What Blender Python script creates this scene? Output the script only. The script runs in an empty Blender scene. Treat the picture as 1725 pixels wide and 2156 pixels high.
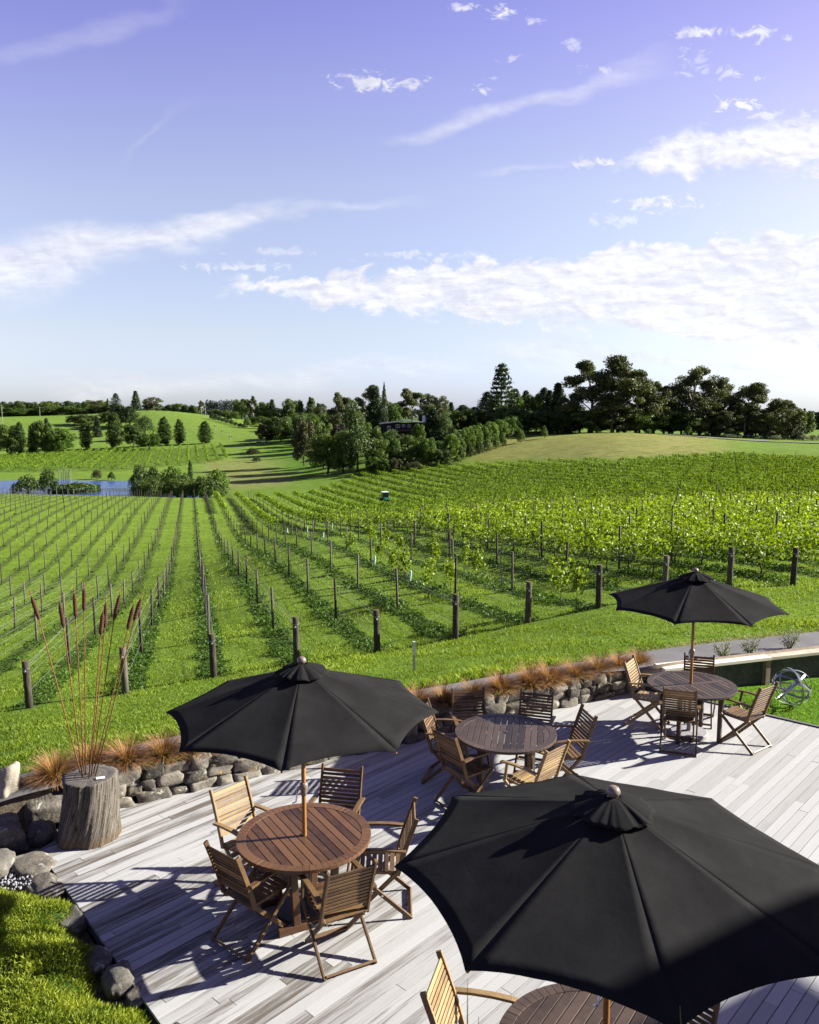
import bpy, bmesh, math, random
import numpy as np
from mathutils import Vector, Matrix, noise
C = bpy.context.scene.collection
S = bpy.context.scene
PI = math.pi
R = math.radians
random.seed(7)
rng = np.random.default_rng(7)

# ------------------------------------------------------------------ camera, sky, sun, exposure
CAMZ = 4.49
PITCH = R(6.88)
cd = bpy.data.cameras.new('camera')
cam = bpy.data.objects.new('camera', cd)
C.objects.link(cam)
cam.location = (0, 0, CAMZ)
cam.rotation_euler = (R(90) - PITCH, 0, 0)
cd.sensor_fit = 'HORIZONTAL'
cd.sensor_width = 24.0
cd.lens = 24.0
cd.clip_start = 0.05
cd.clip_end = 20000
cd.dof.use_dof = True
cd.dof.focus_distance = 12.0
cd.dof.aperture_fstop = 6.3
S.camera = cam
S.render.resolution_x = 819
S.render.resolution_y = 1024

SUN_EL = R(26.0)
SUN_AZ = R(78.6)           # measured from +Y towards +X
sun_dir = Vector((math.sin(SUN_AZ) * math.cos(SUN_EL), math.cos(SUN_AZ) * math.cos(SUN_EL), math.sin(SUN_EL)))
sd = bpy.data.lights.new('sun', 'SUN')
sd.energy = 4.9
sd.angle = R(0.55)
sd.color = (1.0, 0.95, 0.85)
so = bpy.data.objects.new('sun', sd)
C.objects.link(so)
so.location = (20, 3, 20)
so.rotation_euler = sun_dir.to_track_quat('Z', 'Y').to_euler()

S.view_settings.view_transform = 'Standard'
S.view_settings.look = 'None'
S.view_settings.exposure = 1.60
S.view_settings.gamma = 1.0


class NT:
    """small helper for node trees"""
    def __init__(self, tree):
        self.t = tree
        self.n = tree.nodes
        self.l = tree.links

    def new(self, typ, **kw):
        nd = self.n.new(typ)
        for k, v in kw.items():
            setattr(nd, k, v)
        return nd

    def put(self, sock, v):
        if isinstance(v, bpy.types.NodeSocket):
            self.l.new(v, sock)
        elif isinstance(v, (tuple, list)) and len(v) == 3 and sock.type == 'RGBA':
            sock.default_value = (*v, 1)
        else:
            sock.default_value = v

    def math(self, op, a, b=None, c=None, clamp=False):
        nd = self.new('ShaderNodeMath', operation=op, use_clamp=clamp)
        self.put(nd.inputs[0], a)
        if b is not None:
            self.put(nd.inputs[1], b)
        if c is not None:
            self.put(nd.inputs[2], c)
        return nd.outputs[0]

    def vmath(self, op, a, b=None, s=None):
        nd = self.new('ShaderNodeVectorMath', operation=op)
        self.put(nd.inputs[0], a)
        if b is not None:
            self.put(nd.inputs[1], b)
        if s is not None:
            self.put(nd.inputs['Scale'], s)
        return nd.outputs['Value'] if op in ('DOT_PRODUCT', 'LENGTH', 'DISTANCE') else nd.outputs[0]

    def rng(self, v, a, b, c=0.0, d=1.0, smooth=True):
        nd = self.new('ShaderNodeMapRange')
        nd.interpolation_type = 'SMOOTHSTEP' if smooth else 'LINEAR'
        nd.clamp = True
        for i, x in enumerate((v, a, b, c, d)):
            self.put(nd.inputs[i], x)
        return nd.outputs[0]

    def mix(self, f, a, b, blend='MIX'):
        nd = self.new('ShaderNodeMix', data_type='RGBA', blend_type=blend)
        self.put(nd.inputs['Factor'], f)
        self.put(nd.inputs[6], a)
        self.put(nd.inputs[7], b)
        return nd.outputs[2]

    def noise(self, vec, scale, detail=4, rough=0.55, dist=0.0):
        nd = self.new('ShaderNodeTexNoise')
        if vec is not None:
            self.put(nd.inputs['Vector'], vec)
        nd.inputs['Scale'].default_value = scale
        nd.inputs['Detail'].default_value = detail
        nd.inputs['Roughness'].default_value = rough
        nd.inputs['Distortion'].default_value = dist
        return nd.outputs['Fac']

    def ramp(self, f, stops):
        nd = self.new('ShaderNodeValToRGB')
        el = nd.color_ramp.elements
        while len(el) < len(stops):
            el.new(0.5)
        for e, (p, c) in zip(el, stops):
            e.position = p
            e.color = (*c, 1)
        self.put(nd.inputs[0], f)
        return nd.outputs[0]

    def comb(self, x, y, z):
        nd = self.new('ShaderNodeCombineXYZ')
        for i, v in enumerate((x, y, z)):
            self.put(nd.inputs[i], v)
        return nd.outputs[0]


def Tpy(py):
    yc = -(py - 1078.0) / 1725.0
    return (math.sin(PITCH) - yc * math.cos(PITCH)) / (math.cos(PITCH) + yc * math.sin(PITCH))


def uv_of(px, py):
    """direction (x/y, z/y) of a point measured on the photograph"""
    yc = -(py - 1078.0) / 1725.0
    k = math.cos(PITCH) + yc * math.sin(PITCH)
    return (px - 862.5) / 1725.0 / k, -Tpy(py)


def build_world():
    w = bpy.data.worlds.new('World')
    S.world = w
    w.use_nodes = True
    w.cycles.sampling_method = 'MANUAL'
    w.cycles.sample_map_resolution = 256
    t = NT(w.node_tree)
    t.n.clear()
    out = t.new('ShaderNodeOutputWorld')
    bg = t.new('ShaderNodeBackground')
    t.l.new(bg.outputs[0], out.inputs[0])
    sky = t.new('ShaderNodeTexSky', sky_type='NISHITA')
    sky.sun_disc = False
    sky.sun_elevation = SUN_EL
    sky.sun_rotation = SUN_AZ
    sky.altitude = 60
    sky.air_density = 1.0
    sky.dust_density = 0.6
    sky.ozone_density = 2.0
    tc = t.new('ShaderNodeTexCoord')
    d = tc.outputs['Generated']
    sep = t.new('ShaderNodeSeparateXYZ')
    t.l.new(d, sep.inputs[0])
    x, y, z = sep.outputs
    ys = t.math('MAXIMUM', y, 0.05)
    u = t.math('DIVIDE', x, ys)
    v = t.math('DIVIDE', z, ys)
    front = t.rng(y, 0.05, 0.3)
    # violet cast of the upper air, pale at the horizon
    tint = t.ramp(t.math('MAXIMUM', v, 0.0), SKY_TINT)
    base = t.mix(1.0, sky.outputs[0], tint, 'MULTIPLY')
    base = t.mix(t.rng(u, 0.0, 0.5), base, t.mix(1.0, base, (1.03, 1.02, 0.90), 'MULTIPLY'))
    base = t.mix(t.math('MULTIPLY', t.rng(v, 0.14, 0.0), t.rng(u, -0.4, 0.5)), base, t.mix(1.0, base, (0.90, 0.96, 1.10), 'MULTIPLY'))
    # cloud layer coordinates (flat layer seen in perspective)
    zz = t.math('ADD', t.math('MAXIMUM', z, 0.0), 0.06)
    lay = t.comb(t.math('DIVIDE', x, zz), t.math('DIVIDE', y, zz), 0.0)
    uvv = t.comb(u, v, 0.0)
    n_fl = t.noise(lay, 2.6, 6, 0.62, 0.3)
    n_rip = t.noise(t.vmath('MULTIPLY', lay, (1.6, 3.8, 1)), 2.3, 5, 0.6, 0.5)
    n_uv = t.noise(t.vmath('MULTIPLY', uvv, (1.0, 1.5, 1)), 17.0, 6, 0.62, 0.5)
    n_fine = t.noise(t.vmath('MULTIPLY', uvv, (1.0, 1.5, 1)), 44.0, 5, 0.66, 0.9)
    n_big = t.noise(t.vmath('MULTIPLY', uvv, (1.0, 2.4, 1)), 6.0, 4, 0.5, 0.2)

    ra = math.radians(14)
    n_str = t.noise(t.comb(t.math('MULTIPLY', t.vmath('DOT_PRODUCT', uvv, (math.cos(ra), math.sin(ra), 0)), 5.0), t.math('MULTIPLY', t.vmath('DOT_PRODUCT', uvv, (-math.sin(ra), math.cos(ra), 0)), 26.0), 0.0), 1.0, 6, 0.62, 1.2)

    def stripe(p0, p1, vec_scale):
        """noise stretched along the line p0-p1"""
        a = math.atan2(p1[1] - p0[1], p1[0] - p0[0])
        ca, sa = math.cos(a), math.sin(a)
        al = t.vmath('DOT_PRODUCT', uvv, (ca, sa, 0))
        ac = t.vmath('DOT_PRODUCT', uvv, (-sa, ca, 0))
        return al, ac, n_str, ca, sa

    cover = None

    def add(c):
        nonlocal cover
        cover = c if cover is None else t.math('MAXIMUM', cover, c)

    # A big rippled bank
    ua, vt0 = uv_of(330, 600)
    ub, vt1 = uv_of(1725, 470)
    um, vb1 = uv_of(860, 672)
    ue, vb2 = uv_of(1725, 752)
    top = t.rng(u, ua, ub, vt0, vt1, False)
    bot1 = t.rng(u, ua, um, vt0 - 0.008, vb1, False)
    bot2 = t.rng(u, um, ue, 0.0, vb2 - vb1, False)
    bot = t.math('ADD', bot1, bot2)
    wob = t.math('MULTIPLY', t.math('SUBTRACT', n_uv, 0.5), 0.085)
    wv = t.math('ADD', v, wob)
    m = t.math('MULTIPLY', t.rng(t.math('SUBTRACT', top, wv), -0.004, 0.02), t.rng(t.math('SUBTRACT', wv, bot), -0.006, 0.03))
    m = t.math('MULTIPLY', m, t.rng(u, ua - 0.01, ua + 0.06))
    # billows: warped cells, flattened towards the horizon
    wq = t.vmath('ADD', t.vmath('MULTIPLY', uvv, (1.0, 2.3, 1)), t.comb(t.math('MULTIPLY', n_uv, 0.035), t.math('MULTIPLY', n_fine, 0.02), 0.0))
    n_cell = t.noise(wq, 24.0, 6, 0.62, 0.3)
    n_cell2 = t.noise(t.vmath('ADD', wq, (0.006, 0.012, 0)), 24.0, 6, 0.62, 0.3)
    tex = t.math('ADD', t.math('MULTIPLY', n_cell, 0.55), t.math('ADD', t.math('MULTIPLY', n_fl, 0.25), t.math('MULTIPLY', n_big, 0.25)))
    core = t.rng(m, 0.0, 0.9)
    dens = t.rng(t.math('ADD', tex, t.math('MULTIPLY', core, 0.40)), 0.56, 0.99)
    add(t.math('MULTIPLY', t.math('MULTIPLY', dens, t.rng(m, 0.0, 0.3)), 0.96))
    # B right cumulus
    ua, va = uv_of(1275, 352)
    ub, vb = uv_of(1430, 272)
    uc, vc = uv_of(1725, 246)
    _, vd = uv_of(1725, 366)
    topB = t.math('ADD', t.rng(u, ua, ub, va + 0.004, vb, False), t.rng(u, ub, uc, 0.0, vc - vb, False))
    wv2 = t.math('ADD', v, t.math('MULTIPLY', t.math('SUBTRACT', n_uv, 0.5), 0.075))
    mB = t.math('MULTIPLY', t.rng(t.math('SUBTRACT', topB, wv2), -0.004, 0.016), t.rng(t.math('SUBTRACT', wv2, va - 0.004), -0.006, 0.010))
    mB = t.math('MULTIPLY', mB, t.rng(u, ua - 0.01, ua + 0.05))
    add(t.math('MULTIPLY', mB, t.rng(t.math('ADD', n_uv, t.math('MULTIPLY', n_fine, 0.5)), 0.48, 0.80)))

    # C, D soft cirrus streaks
    def streak(p0, p1, w0, w1, k, seed):
        (u0, v0), (u1, v1) = uv_of(*p0), uv_of(*p1)
        al, ac, ns, ca, sa = stripe((u0, v0), (u1, v1), (7 + seed, 42))
        a0 = u0 * ca + v0 * sa
        a1 = u1 * ca + v1 * sa
        c0 = -u0 * sa + v0 * ca
        wid = t.rng(al, a0, a1, w0 / 1725, w1 / 1725, False)
        off = t.math('ADD', t.math('SUBTRACT', ac, c0), t.math('MULTIPLY', t.math('SUBTRACT', n_big, 0.5), 0.09))
        prof = t.rng(t.math('DIVIDE', t.math('ABSOLUTE', off), wid), 1.0, 0.0)
        ln = t.math('MULTIPLY', t.rng(al, a0 - 0.02, a0 + 0.05), t.rng(al, a1 + 0.02, a1 - 0.09))
        f = t.math('MULTIPLY', t.math('MULTIPLY', prof, ln), t.rng(ns, 0.15, 0.75, 0.5, 1.0))
        add(t.math('MULTIPLY', f, k))
    streak((-120, 590), (620, 432), 100, 24, 0.95, 0)
    streak((-120, 540), (420, 505), 60, 26, 0.36, 2)
    streak((820, 298), (1420, 132), 26, 26, 0.42, 1)
    streak((380, 470), (900, 420), 18, 20, 0.28, 3)
    streak((1000, 380), (1240, 325), 12, 14, 0.26, 4)
    streak((-60, 130), (420, 0), 26, 30, 0.16, 5)
    streak((260, 330), (420, 210), 14, 18, 0.14, 6)
    streak((100, 812), (1060, 762), 26, 34, 0.36, 7)
    streak((1000, 735), (1800, 800), 26, 30, 0.45, 8)

    # E small puffs
    puffs = [(795, 170, 78, 16, .85), (740, 160, 40, 7, .6), (1062, 25, 42, 13, .95), (985, 15, 26, 7, .7), (1132, 42, 22, 9, .6),
             (1553, 220, 46, 13, 1.0), (1597, 70, 30, 22, .8), (1480, 66, 64, 13, .8), (1655, 82, 18, 9, .6), (1385, 430, 74, 16, .85),
             (1240, 341, 36, 8, .8), (1290, 462, 54, 14, .45), (1028, 187, 24, 9, .6), (1078, 122, 26, 12, .5), (1212, 95, 18, 12, .45),
             (1530, 152, 26, 12, .55), (1465, 130, 36, 26, .42), (1602, 165, 12, 6, .6), (1720, 368, 18, 8, .8), (1265, 145, 44, 9, .5),
             (1640, 245, 90, 10, .6), (1030, 165, 30, 6, .5), (510, 562, 90, 12, .55), (600, 530, 110, 10, .35), (900, 535, 100, 9, .5)]
    for (px, py, a, b, k) in puffs:
        u0, v0 = uv_of(px, py)
        q = t.vmath('MULTIPLY', t.vmath('SUBTRACT', uvv, (u0, v0, 0)), (1725 / a / 1.0, 1725 / b / 1.0, 0))
        dist = t.vmath('LENGTH', q)
        nn = t.math('ADD', t.math('MULTIPLY', n_uv, 0.3), t.math('MULTIPLY', n_fine, 0.7))
        e = t.math('ADD', t.rng(dist, 2.4, 0.0, -0.40, 0.36, False), t.math('ADD', t.math('MULTIPLY', t.math('SUBTRACT', nn, 0.5), 2.5), 0.5))
        add(t.math('MULTIPLY', t.rng(e, 0.56, 0.86), k))

    cover = t.math('MULTIPLY', cover, front)
    # brightness of the cloud: white crests, lavender hollows
    rel = t.math('ADD', t.math('MULTIPLY', t.math('SUBTRACT', n_cell, n_cell2), 0.85), t.math('ADD', t.math('MULTIPLY', n_rip, 0.35), t.math('MULTIPLY', n_big, 0.4)))
    sh = t.rng(rel, 0.12, 0.56)
    ccol = t.mix(sh, CLOUD_LO, CLOUD_HI)
    col = t.mix(cover, base, ccol)
    t.l.new(col, bg.inputs[0])
    bg.inputs[1].default_value = SKY_STRENGTH


SKY_STRENGTH = 0.051
SKY_TINT = [(0.0, (0.84, 0.96, 1.5)), (0.04, (1.051, 1.039, 1.435)), (0.096, (1.313, 1.105, 1.209)), (0.26, (1.761, 1.299, 1.308)), (0.366, (1.76, 1.203, 1.436)), (0.454, (1.619, 1.059, 1.498)), (0.85, (0.75, 0.5, 0.8))]
CLOUD_LO = (4.95, 4.95, 5.8)
CLOUD_HI = (6.9, 6.9, 7.0)
build_world()

# ------------------------------------------------------------------ mesh helpers
class MB:
    """collects polygons; build() links them as one mesh object"""
    def __init__(self):
        self.v, self.f, self.t = [], [], []

    def add(self, vs, fs, tint=0.5):
        o = len(self.v)
        self.v.extend([tuple(p) for p in vs])
        self.f.extend([tuple(i + o for i in q) for q in fs])
        self.t.extend([tint] * len(fs))
        return self

    def box(self, c, s, rz=0.0, tint=0.5, mat=None):
        x, y, z = s[0] / 2, s[1] / 2, s[2] / 2
        pts = [Vector((a * x, b * y, d * z)) for d in (-1, 1) for b in (-1, 1) for a in (-1, 1)]
        m = mat or Matrix.Rotation(rz, 3, 'Z')
        pts = [m @ p + Vector(c) for p in pts]
        return self.add(pts, [(0, 2, 3, 1), (4, 5, 7, 6), (0, 1, 5, 4), (2, 6, 7, 3), (0, 4, 6, 2), (1, 3, 7, 5)], tint)

    def bar(self, p0, p1, w, h, up=(0, 0, 1), tint=0.5):
        """rectangular bar: w across, h along `up`"""
        p0, p1 = Vector(p0), Vector(p1)
        d = (p1 - p0).normalized()
        sx = d.cross(Vector(up))
        if sx.length < 1e-4:
            sx = d.cross(Vector((1, 0, 0)))
        sx.normalize()
        uy = sx.cross(d)
        pts = []
        for p in (p0, p1):
            for a, b in ((-1, -1), (1, -1), (1, 1), (-1, 1)):
                pts.append(p + sx * a * w / 2 + uy * b * h / 2)
        return self.add(pts, [(0, 1, 2, 3), (7, 6, 5, 4), (0, 4, 5, 1), (1, 5, 6, 2), (2, 6, 7, 3), (3, 7, 4, 0)], tint)

    def tube(self, pts, rad, n=8, tint=0.5, cap=True):
        pts = [Vector(p) for p in pts]
        if not isinstance(rad, (list, tuple)):
            rad = [rad] * len(pts)
        vs, fs = [], []
        ref = None
        for i, p in enumerate(pts):
            d = (pts[min(i + 1, len(pts) - 1)] - pts[max(i - 1, 0)]).normalized()
            if ref is None:
                ref = d.orthogonal().normalized()
            a = (ref - d * ref.dot(d)).normalized()
            b = d.cross(a)
            ref = a
            for k in range(n):
                t = 2 * PI * k / n
                vs.append(p + (a * math.cos(t) + b * math.sin(t)) * rad[i])
        for i in range(len(pts) - 1):
            for k in range(n):
                k2 = (k + 1) % n
                fs.append((i * n + k, i * n + k2, (i + 1) * n + k2, (i + 1) * n + k))
        if cap:
            fs.append(tuple(reversed(range(n))))
            fs.append(tuple(range((len(pts) - 1) * n, len(pts) * n)))
        return self.add(vs, fs, tint)

    def lathe(self, prof, n=24, c=(0, 0, 0), tint=0.5):
        vs, fs = [], []
        for r, z in prof:
            for k in range(n):
                t = 2 * PI * k / n
                vs.append((c[0] + r * math.cos(t), c[1] + r * math.sin(t), c[2] + z))
        m = len(prof)
        for i in range(m - 1):
            for k in range(n):
                k2 = (k + 1) % n
                fs.append((i * n + k, i * n + k2, (i + 1) * n + k2, (i + 1) * n + k))
        fs.append(tuple(reversed(range(n))))
        fs.append(tuple(range((m - 1) * n, m * n)))
        return self.add(vs, fs, tint)

    def prism(self, poly, z0, z1, tint=0.5):
        n = len(poly)
        vs = [(p[0], p[1], z0) for p in poly] + [(p[0], p[1], z1) for p in poly]
        fs = [tuple(reversed(range(n))), tuple(range(n, 2 * n))]
        fs += [(i, (i + 1) % n, n + (i + 1) % n, n + i) for i in range(n)]
        return self.add(vs, fs, tint)

    def build(self, name, mat, parent=None, smooth=False, bevel=0.0):
        me = bpy.data.meshes.new(name)
        me.from_pydata(self.v, [], self.f)
        at = me.attributes.new('tint', 'FLOAT', 'FACE')
        at.data.foreach_set('value', np.array(self.t, dtype=np.float32))
        if smooth:
            me.polygons.foreach_set('use_smooth', np.ones(len(me.polygons), dtype=bool))
        me.materials.append(mat)
        me.update()
        o = bpy.data.objects.new(name, me)
        C.objects.link(o)
        if parent:
            o.parent = parent
        if bevel:
            b = o.modifiers.new('bevel', 'BEVEL')
            b.width = bevel
            b.segments = 2
            b.limit_method = 'ANGLE'
        return o


def np_mesh(name, V, F, mats, tint=None, smooth=False, midx=None, vcol=None):
    """mesh data from arrays; F is (n,3) or (n,4)"""
    V = np.asarray(V, dtype=np.float32)
    F = np.asarray(F, dtype=np.int32)
    me = bpy.data.meshes.new(name)
    nf, k = F.shape
    me.vertices.add(len(V))
    me.vertices.foreach_set('co', V.ravel())
    me.loops.add(nf * k)
    me.loops.foreach_set('vertex_index', F.ravel())
    me.polygons.add(nf)
    me.polygons.foreach_set('loop_start', np.arange(0, nf * k, k, dtype=np.int32))
    me.polygons.foreach_set('loop_total', np.full(nf, k, dtype=np.int32))
    if smooth:
        me.polygons.foreach_set('use_smooth', np.ones(nf, dtype=bool))
    for m in (mats if isinstance(mats, (list, tuple)) else [mats]):
        me.materials.append(m)
    if midx is not None:
        me.polygons.foreach_set('material_index', np.asarray(midx, dtype=np.int32))
    me.update(calc_edges=True)
    if tint is not None:
        tint = np.asarray(tint, dtype=np.float32)
        at = me.attributes.new('tint', 'FLOAT', 'FACE' if len(tint) == nf else 'POINT')
        at.data.foreach_set('value', tint)
    if vcol is not None:
        at = me.attributes.new('zone', 'FLOAT_COLOR', 'POINT')
        at.data.foreach_set('color', np.asarray(vcol, dtype=np.float32).ravel())
    me.validate()
    return me


def link(name, me, parent=None):
    o = bpy.data.objects.new(name, me)
    C.objects.link(o)
    if parent:
        o.parent = parent
    return o


def tag(o, label, cat, group=None):
    o['label'] = label
    o['category'] = cat
    if group:
        o['group'] = group
    return o


def thing(name, label, cat, loc=(0, 0, 0), rz=0.0, group=None):
    o = bpy.data.objects.new(name, None)
    o.empty_display_size = 0.2
    C.objects.link(o)
    o.location = loc
    o.rotation_euler = (0, 0, rz)
    return tag(o, label, cat, group)


def struct(o):
    o['kind'] = 'structure'
    return o


def stuff(o, label, cat):
    o['kind'] = 'stuff'
    return tag(o, label, cat)


def dup(root, loc, rz, label, group=None):
    """a copy of a thing with copies of its parts and their sub-parts"""
    r = root.copy()
    C.objects.link(r)
    r.location = loc
    r.rotation_euler = (0, 0, rz)
    r['label'] = label
    if group:
        r['group'] = group
    for ch in list(root.children):
        c = ch.copy()
        C.objects.link(c)
        c.parent = r
        for g in ch.children:
            d = g.copy()
            C.objects.link(d)
            d.parent = c
    return r


# ------------------------------------------------------------------ materials
def mat_new(name):
    m = bpy.data.materials.new(name)
    m.use_nodes = True
    t = NT(m.node_tree)
    t.n.clear()
    out = t.new('ShaderNodeOutputMaterial')
    return m, t, out


def pbsdf(t, out, col, rough=0.7, bump=None, bstr=0.3, bdist=0.01, metal=0.0, spec=0.3, sheen=0.0):
    p = t.new('ShaderNodeBsdfPrincipled')
    t.put(p.inputs['Base Color'], col)
    t.put(p.inputs['Roughness'], rough)
    p.inputs['Metallic'].default_value = metal
    p.inputs['Specular IOR Level'].default_value = spec
    if sheen:
        p.inputs['Sheen Weight'].default_value = sheen
    if bump is not None:
        b = t.new('ShaderNodeBump')
        b.inputs['Strength'].default_value = bstr
        b.inputs['Distance'].default_value = bdist
        t.put(b.inputs['Height'], bump)
        t.l.new(b.outputs[0], p.inputs['Normal'])
    if out is not None:
        t.l.new(p.outputs[0], out.inputs[0])
    return p


def attr(t, name, what='Fac'):
    a = t.new('ShaderNodeAttribute', attribute_name=name)
    return a.outputs[what]


def objco(t):
    return t.new('ShaderNodeTexCoord').outputs['Object']


def oinfo(t):
    return t.new('ShaderNodeObjectInfo').outputs['Random']


def wood_mat(name, dark, light, rough=0.55, axis=(1, 1, 1), spec=0.35, grain=30.0):
    """oiled timber: per-board tint attribute and grain"""
    m, t, out = mat_new(name)
    co = objco(t)
    g = t.noise(t.vmath('MULTIPLY', co, axis), grain, 6, 0.65, 0.6)
    blot = t.noise(co, 5.0, 3, 0.5)
    f = t.math('ADD', t.math('MULTIPLY', attr(t, 'tint'), 0.6), t.math('MULTIPLY', g, 0.55))
    f = t.math('ADD', f, t.math('MULTIPLY', t.math('SUBTRACT', blot, 0.5), 0.5))
    f = t.math('ADD', f, t.math('MULTIPLY', t.math('SUBTRACT', oinfo(t), 0.5), 0.15))
    col = t.ramp(f, [(0.25, dark), (0.8, light)])
    pbsdf(t, out, col, rough, g, 0.25, 0.002, spec=spec)
    return m


def leaf_mat(name, dark, light, trans=0.35, vary=0.25, rough=0.55, tcol=None, spec=0.25):
    m, t, out = mat_new(name)
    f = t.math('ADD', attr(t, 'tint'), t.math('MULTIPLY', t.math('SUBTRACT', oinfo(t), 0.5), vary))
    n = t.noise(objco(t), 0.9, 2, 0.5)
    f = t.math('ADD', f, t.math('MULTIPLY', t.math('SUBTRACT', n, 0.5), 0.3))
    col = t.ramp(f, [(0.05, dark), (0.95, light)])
    p = pbsdf(t, None, col, rough, spec=spec)
    tr = t.new('ShaderNodeBsdfTranslucent')
    tc = t.mix(1.0, col, tcol or (1.25, 1.2, 0.5), 'MULTIPLY')
    t.l.new(tc, tr.inputs[0])
    mx = t.new('ShaderNodeMixShader')
    mx.inputs[0].default_value = trans
    t.l.new(p.outputs[0], mx.inputs[1])
    t.l.new(tr.outputs[0], mx.inputs[2])
    t.l.new(mx.outputs[0], out.inputs[0])
    return m


def rock_mat(name, dark, light, lichen=0.5, scale=1.0):
    m, t, out = mat_new(name)
    co = t.new('ShaderNodeTexCoord').outputs['Object']
    n1 = t.noise(co, 7 * scale, 8, 0.7, 0.3)
    n2 = t.noise(co, 34 * scale, 5, 0.7)
    f = t.math('ADD', t.math('MULTIPLY', n1, 0.6), t.math('MULTIPLY', n2, 0.35))
    f = t.math('ADD', f, t.math('MULTIPLY', t.math('SUBTRACT', attr(t, 'tint'), 0.5), 0.35))
    col = t.ramp(f, [(0.28, dark), (0.72, light)])
    l1 = t.noise(co, 9.5 * scale, 7, 0.72, 0.6)
    l2 = t.noise(t.vmath('ADD', co, (3, 5, 1)), 12 * scale, 6, 0.75, 0.4)
    col = t.mix(t.math('MULTIPLY', t.rng(l1, 0.57, 0.66), lichen), col, (0.44, 0.44, 0.37))
    col = t.mix(t.math('MULTIPLY', t.rng(l2, 0.61, 0.67), lichen * 1.1), col, (0.42, 0.27, 0.06))
    pbsdf(t, out, col, 0.9, t.math('ADD', n1, t.math('MULTIPLY', n2, 0.6)), 0.6, 0.03, spec=0.15)
    return m


def flat_mat(name, c, rough=0.6, metal=0.0, var=0.15, scale=20.0, bstr=0.1, spec=0.3):
    m, t, out = mat_new(name)
    n = t.noise(objco(t), scale, 5, 0.6)
    lo = tuple(x * (1 - var) for x in c)
    hi = tuple(x * (1 + var) for x in c)
    col = t.ramp(n, [(0.3, lo), (0.7, hi)])
    pbsdf(t, out, col, rough, n, bstr, 0.005, metal, spec)
    return m


M = {}
M['chair'] = wood_mat('oiled_chair_timber', (0.040, 0.020, 0.009), (0.165, 0.098, 0.042), 0.5)
M['chair_pale'] = wood_mat('sunlit_tone_chair_timber', (0.13, 0.08, 0.034), (0.32, 0.22, 0.105), 0.55)  # paler copy of the chair timber: direct sun put into the colour
M['table_red'] = wood_mat('red_brown_table_timber', (0.030, 0.013, 0.007), (0.125, 0.062, 0.028), 0.45, (1, 1, 1), 0.4, 18)
M['table_grey'] = wood_mat('dark_brown_table_timber', (0.022, 0.015, 0.012), (0.080, 0.055, 0.043), 0.5, (1, 1, 1), 0.35, 18)
M['pole'] = wood_mat('varnished_pole_timber', (0.16, 0.065, 0.014), (0.36, 0.17, 0.04), 0.35, (6, 6, 1), 0.5, 14)
M['finial'] = flat_mat('pale_turned_wood', (0.20, 0.155, 0.125), 0.3, 0, 0.1, 12, 0.02, 0.5)
M['chrome'] = flat_mat('brushed_steel_fitting', (0.62, 0.62, 0.60), 0.28, 1.0, 0.06, 40, 0.05)
M['galv'] = flat_mat('galvanised_steel_band', (0.30, 0.32, 0.35), 0.42, 0.75, 0.15, 18, 0.08)
M['granite'] = flat_mat('grey_granite_base', (0.26, 0.26, 0.27), 0.75, 0, 0.3, 90, 0.1)
M['black_base'] = flat_mat('dark_cast_base', (0.04, 0.04, 0.05), 0.6, 0, 0.3, 60, 0.1)
M['rust'] = flat_mat('rusted_steel', (0.075, 0.033, 0.018), 0.85, 0.1, 0.45, 60, 0.2)
M['stem'] = flat_mat('rusted_steel_rod', (0.20, 0.085, 0.03), 0.8, 0.1, 0.4, 40, 0.1)
M['white'] = flat_mat('white_paint', (0.74, 0.74, 0.73), 0.5, 0, 0.05, 20, 0.03)
M['concrete_dark'] = flat_mat('dark_concrete', (0.075, 0.075, 0.072), 0.9, 0, 0.35, 9, 0.25)
M['strip'] = flat_mat('grey_edging', (0.13, 0.13, 0.14), 0.8, 0, 0.2, 20, 0.1)
M['tube'] = flat_mat('pale_blue_grow_tube', (0.50, 0.68, 0.70), 0.5, 0, 0.08, 8, 0.02)
M['trunk'] = flat_mat('tree_bark', (0.085, 0.062, 0.045), 0.95, 0, 0.45, 3.5, 0.4)
M['trunk_pale'] = flat_mat('pale_gum_bark', (0.36, 0.31, 0.25), 0.85, 0, 0.4, 2.0, 0.3)
M['vine_wood'] = flat_mat('vine_wood', (0.07, 0.05, 0.035), 0.95, 0, 0.4, 30, 0.4)
M['rock'] = rock_mat('basalt_rock', (0.030, 0.028, 0.024), (0.245, 0.222, 0.185), 1.0)
M['rock_pale'] = rock_mat('pale_boulder_rock', (0.20, 0.18, 0.145), (0.40, 0.36, 0.29), 0.2)
M['rock_grey'] = rock_mat('grey_river_boulder', (0.055, 0.052, 0.046), (0.175, 0.165, 0.145), 0.4)
M['gravel'] = flat_mat('white_gravel', (0.24, 0.24, 0.26), 0.85, 0, 0.3, 60, 0.1)
M['log'] = wood_mat('weathered_log', (0.10, 0.075, 0.055), (0.31, 0.25, 0.19), 0.85, (1, 1, 1), 0.15, 12)
M['cap'] = wood_mat('pale_bench_timber', (0.40, 0.36, 0.28), (0.66, 0.615, 0.50), 0.7, (1, 1, 1), 0.2, 6)

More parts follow.
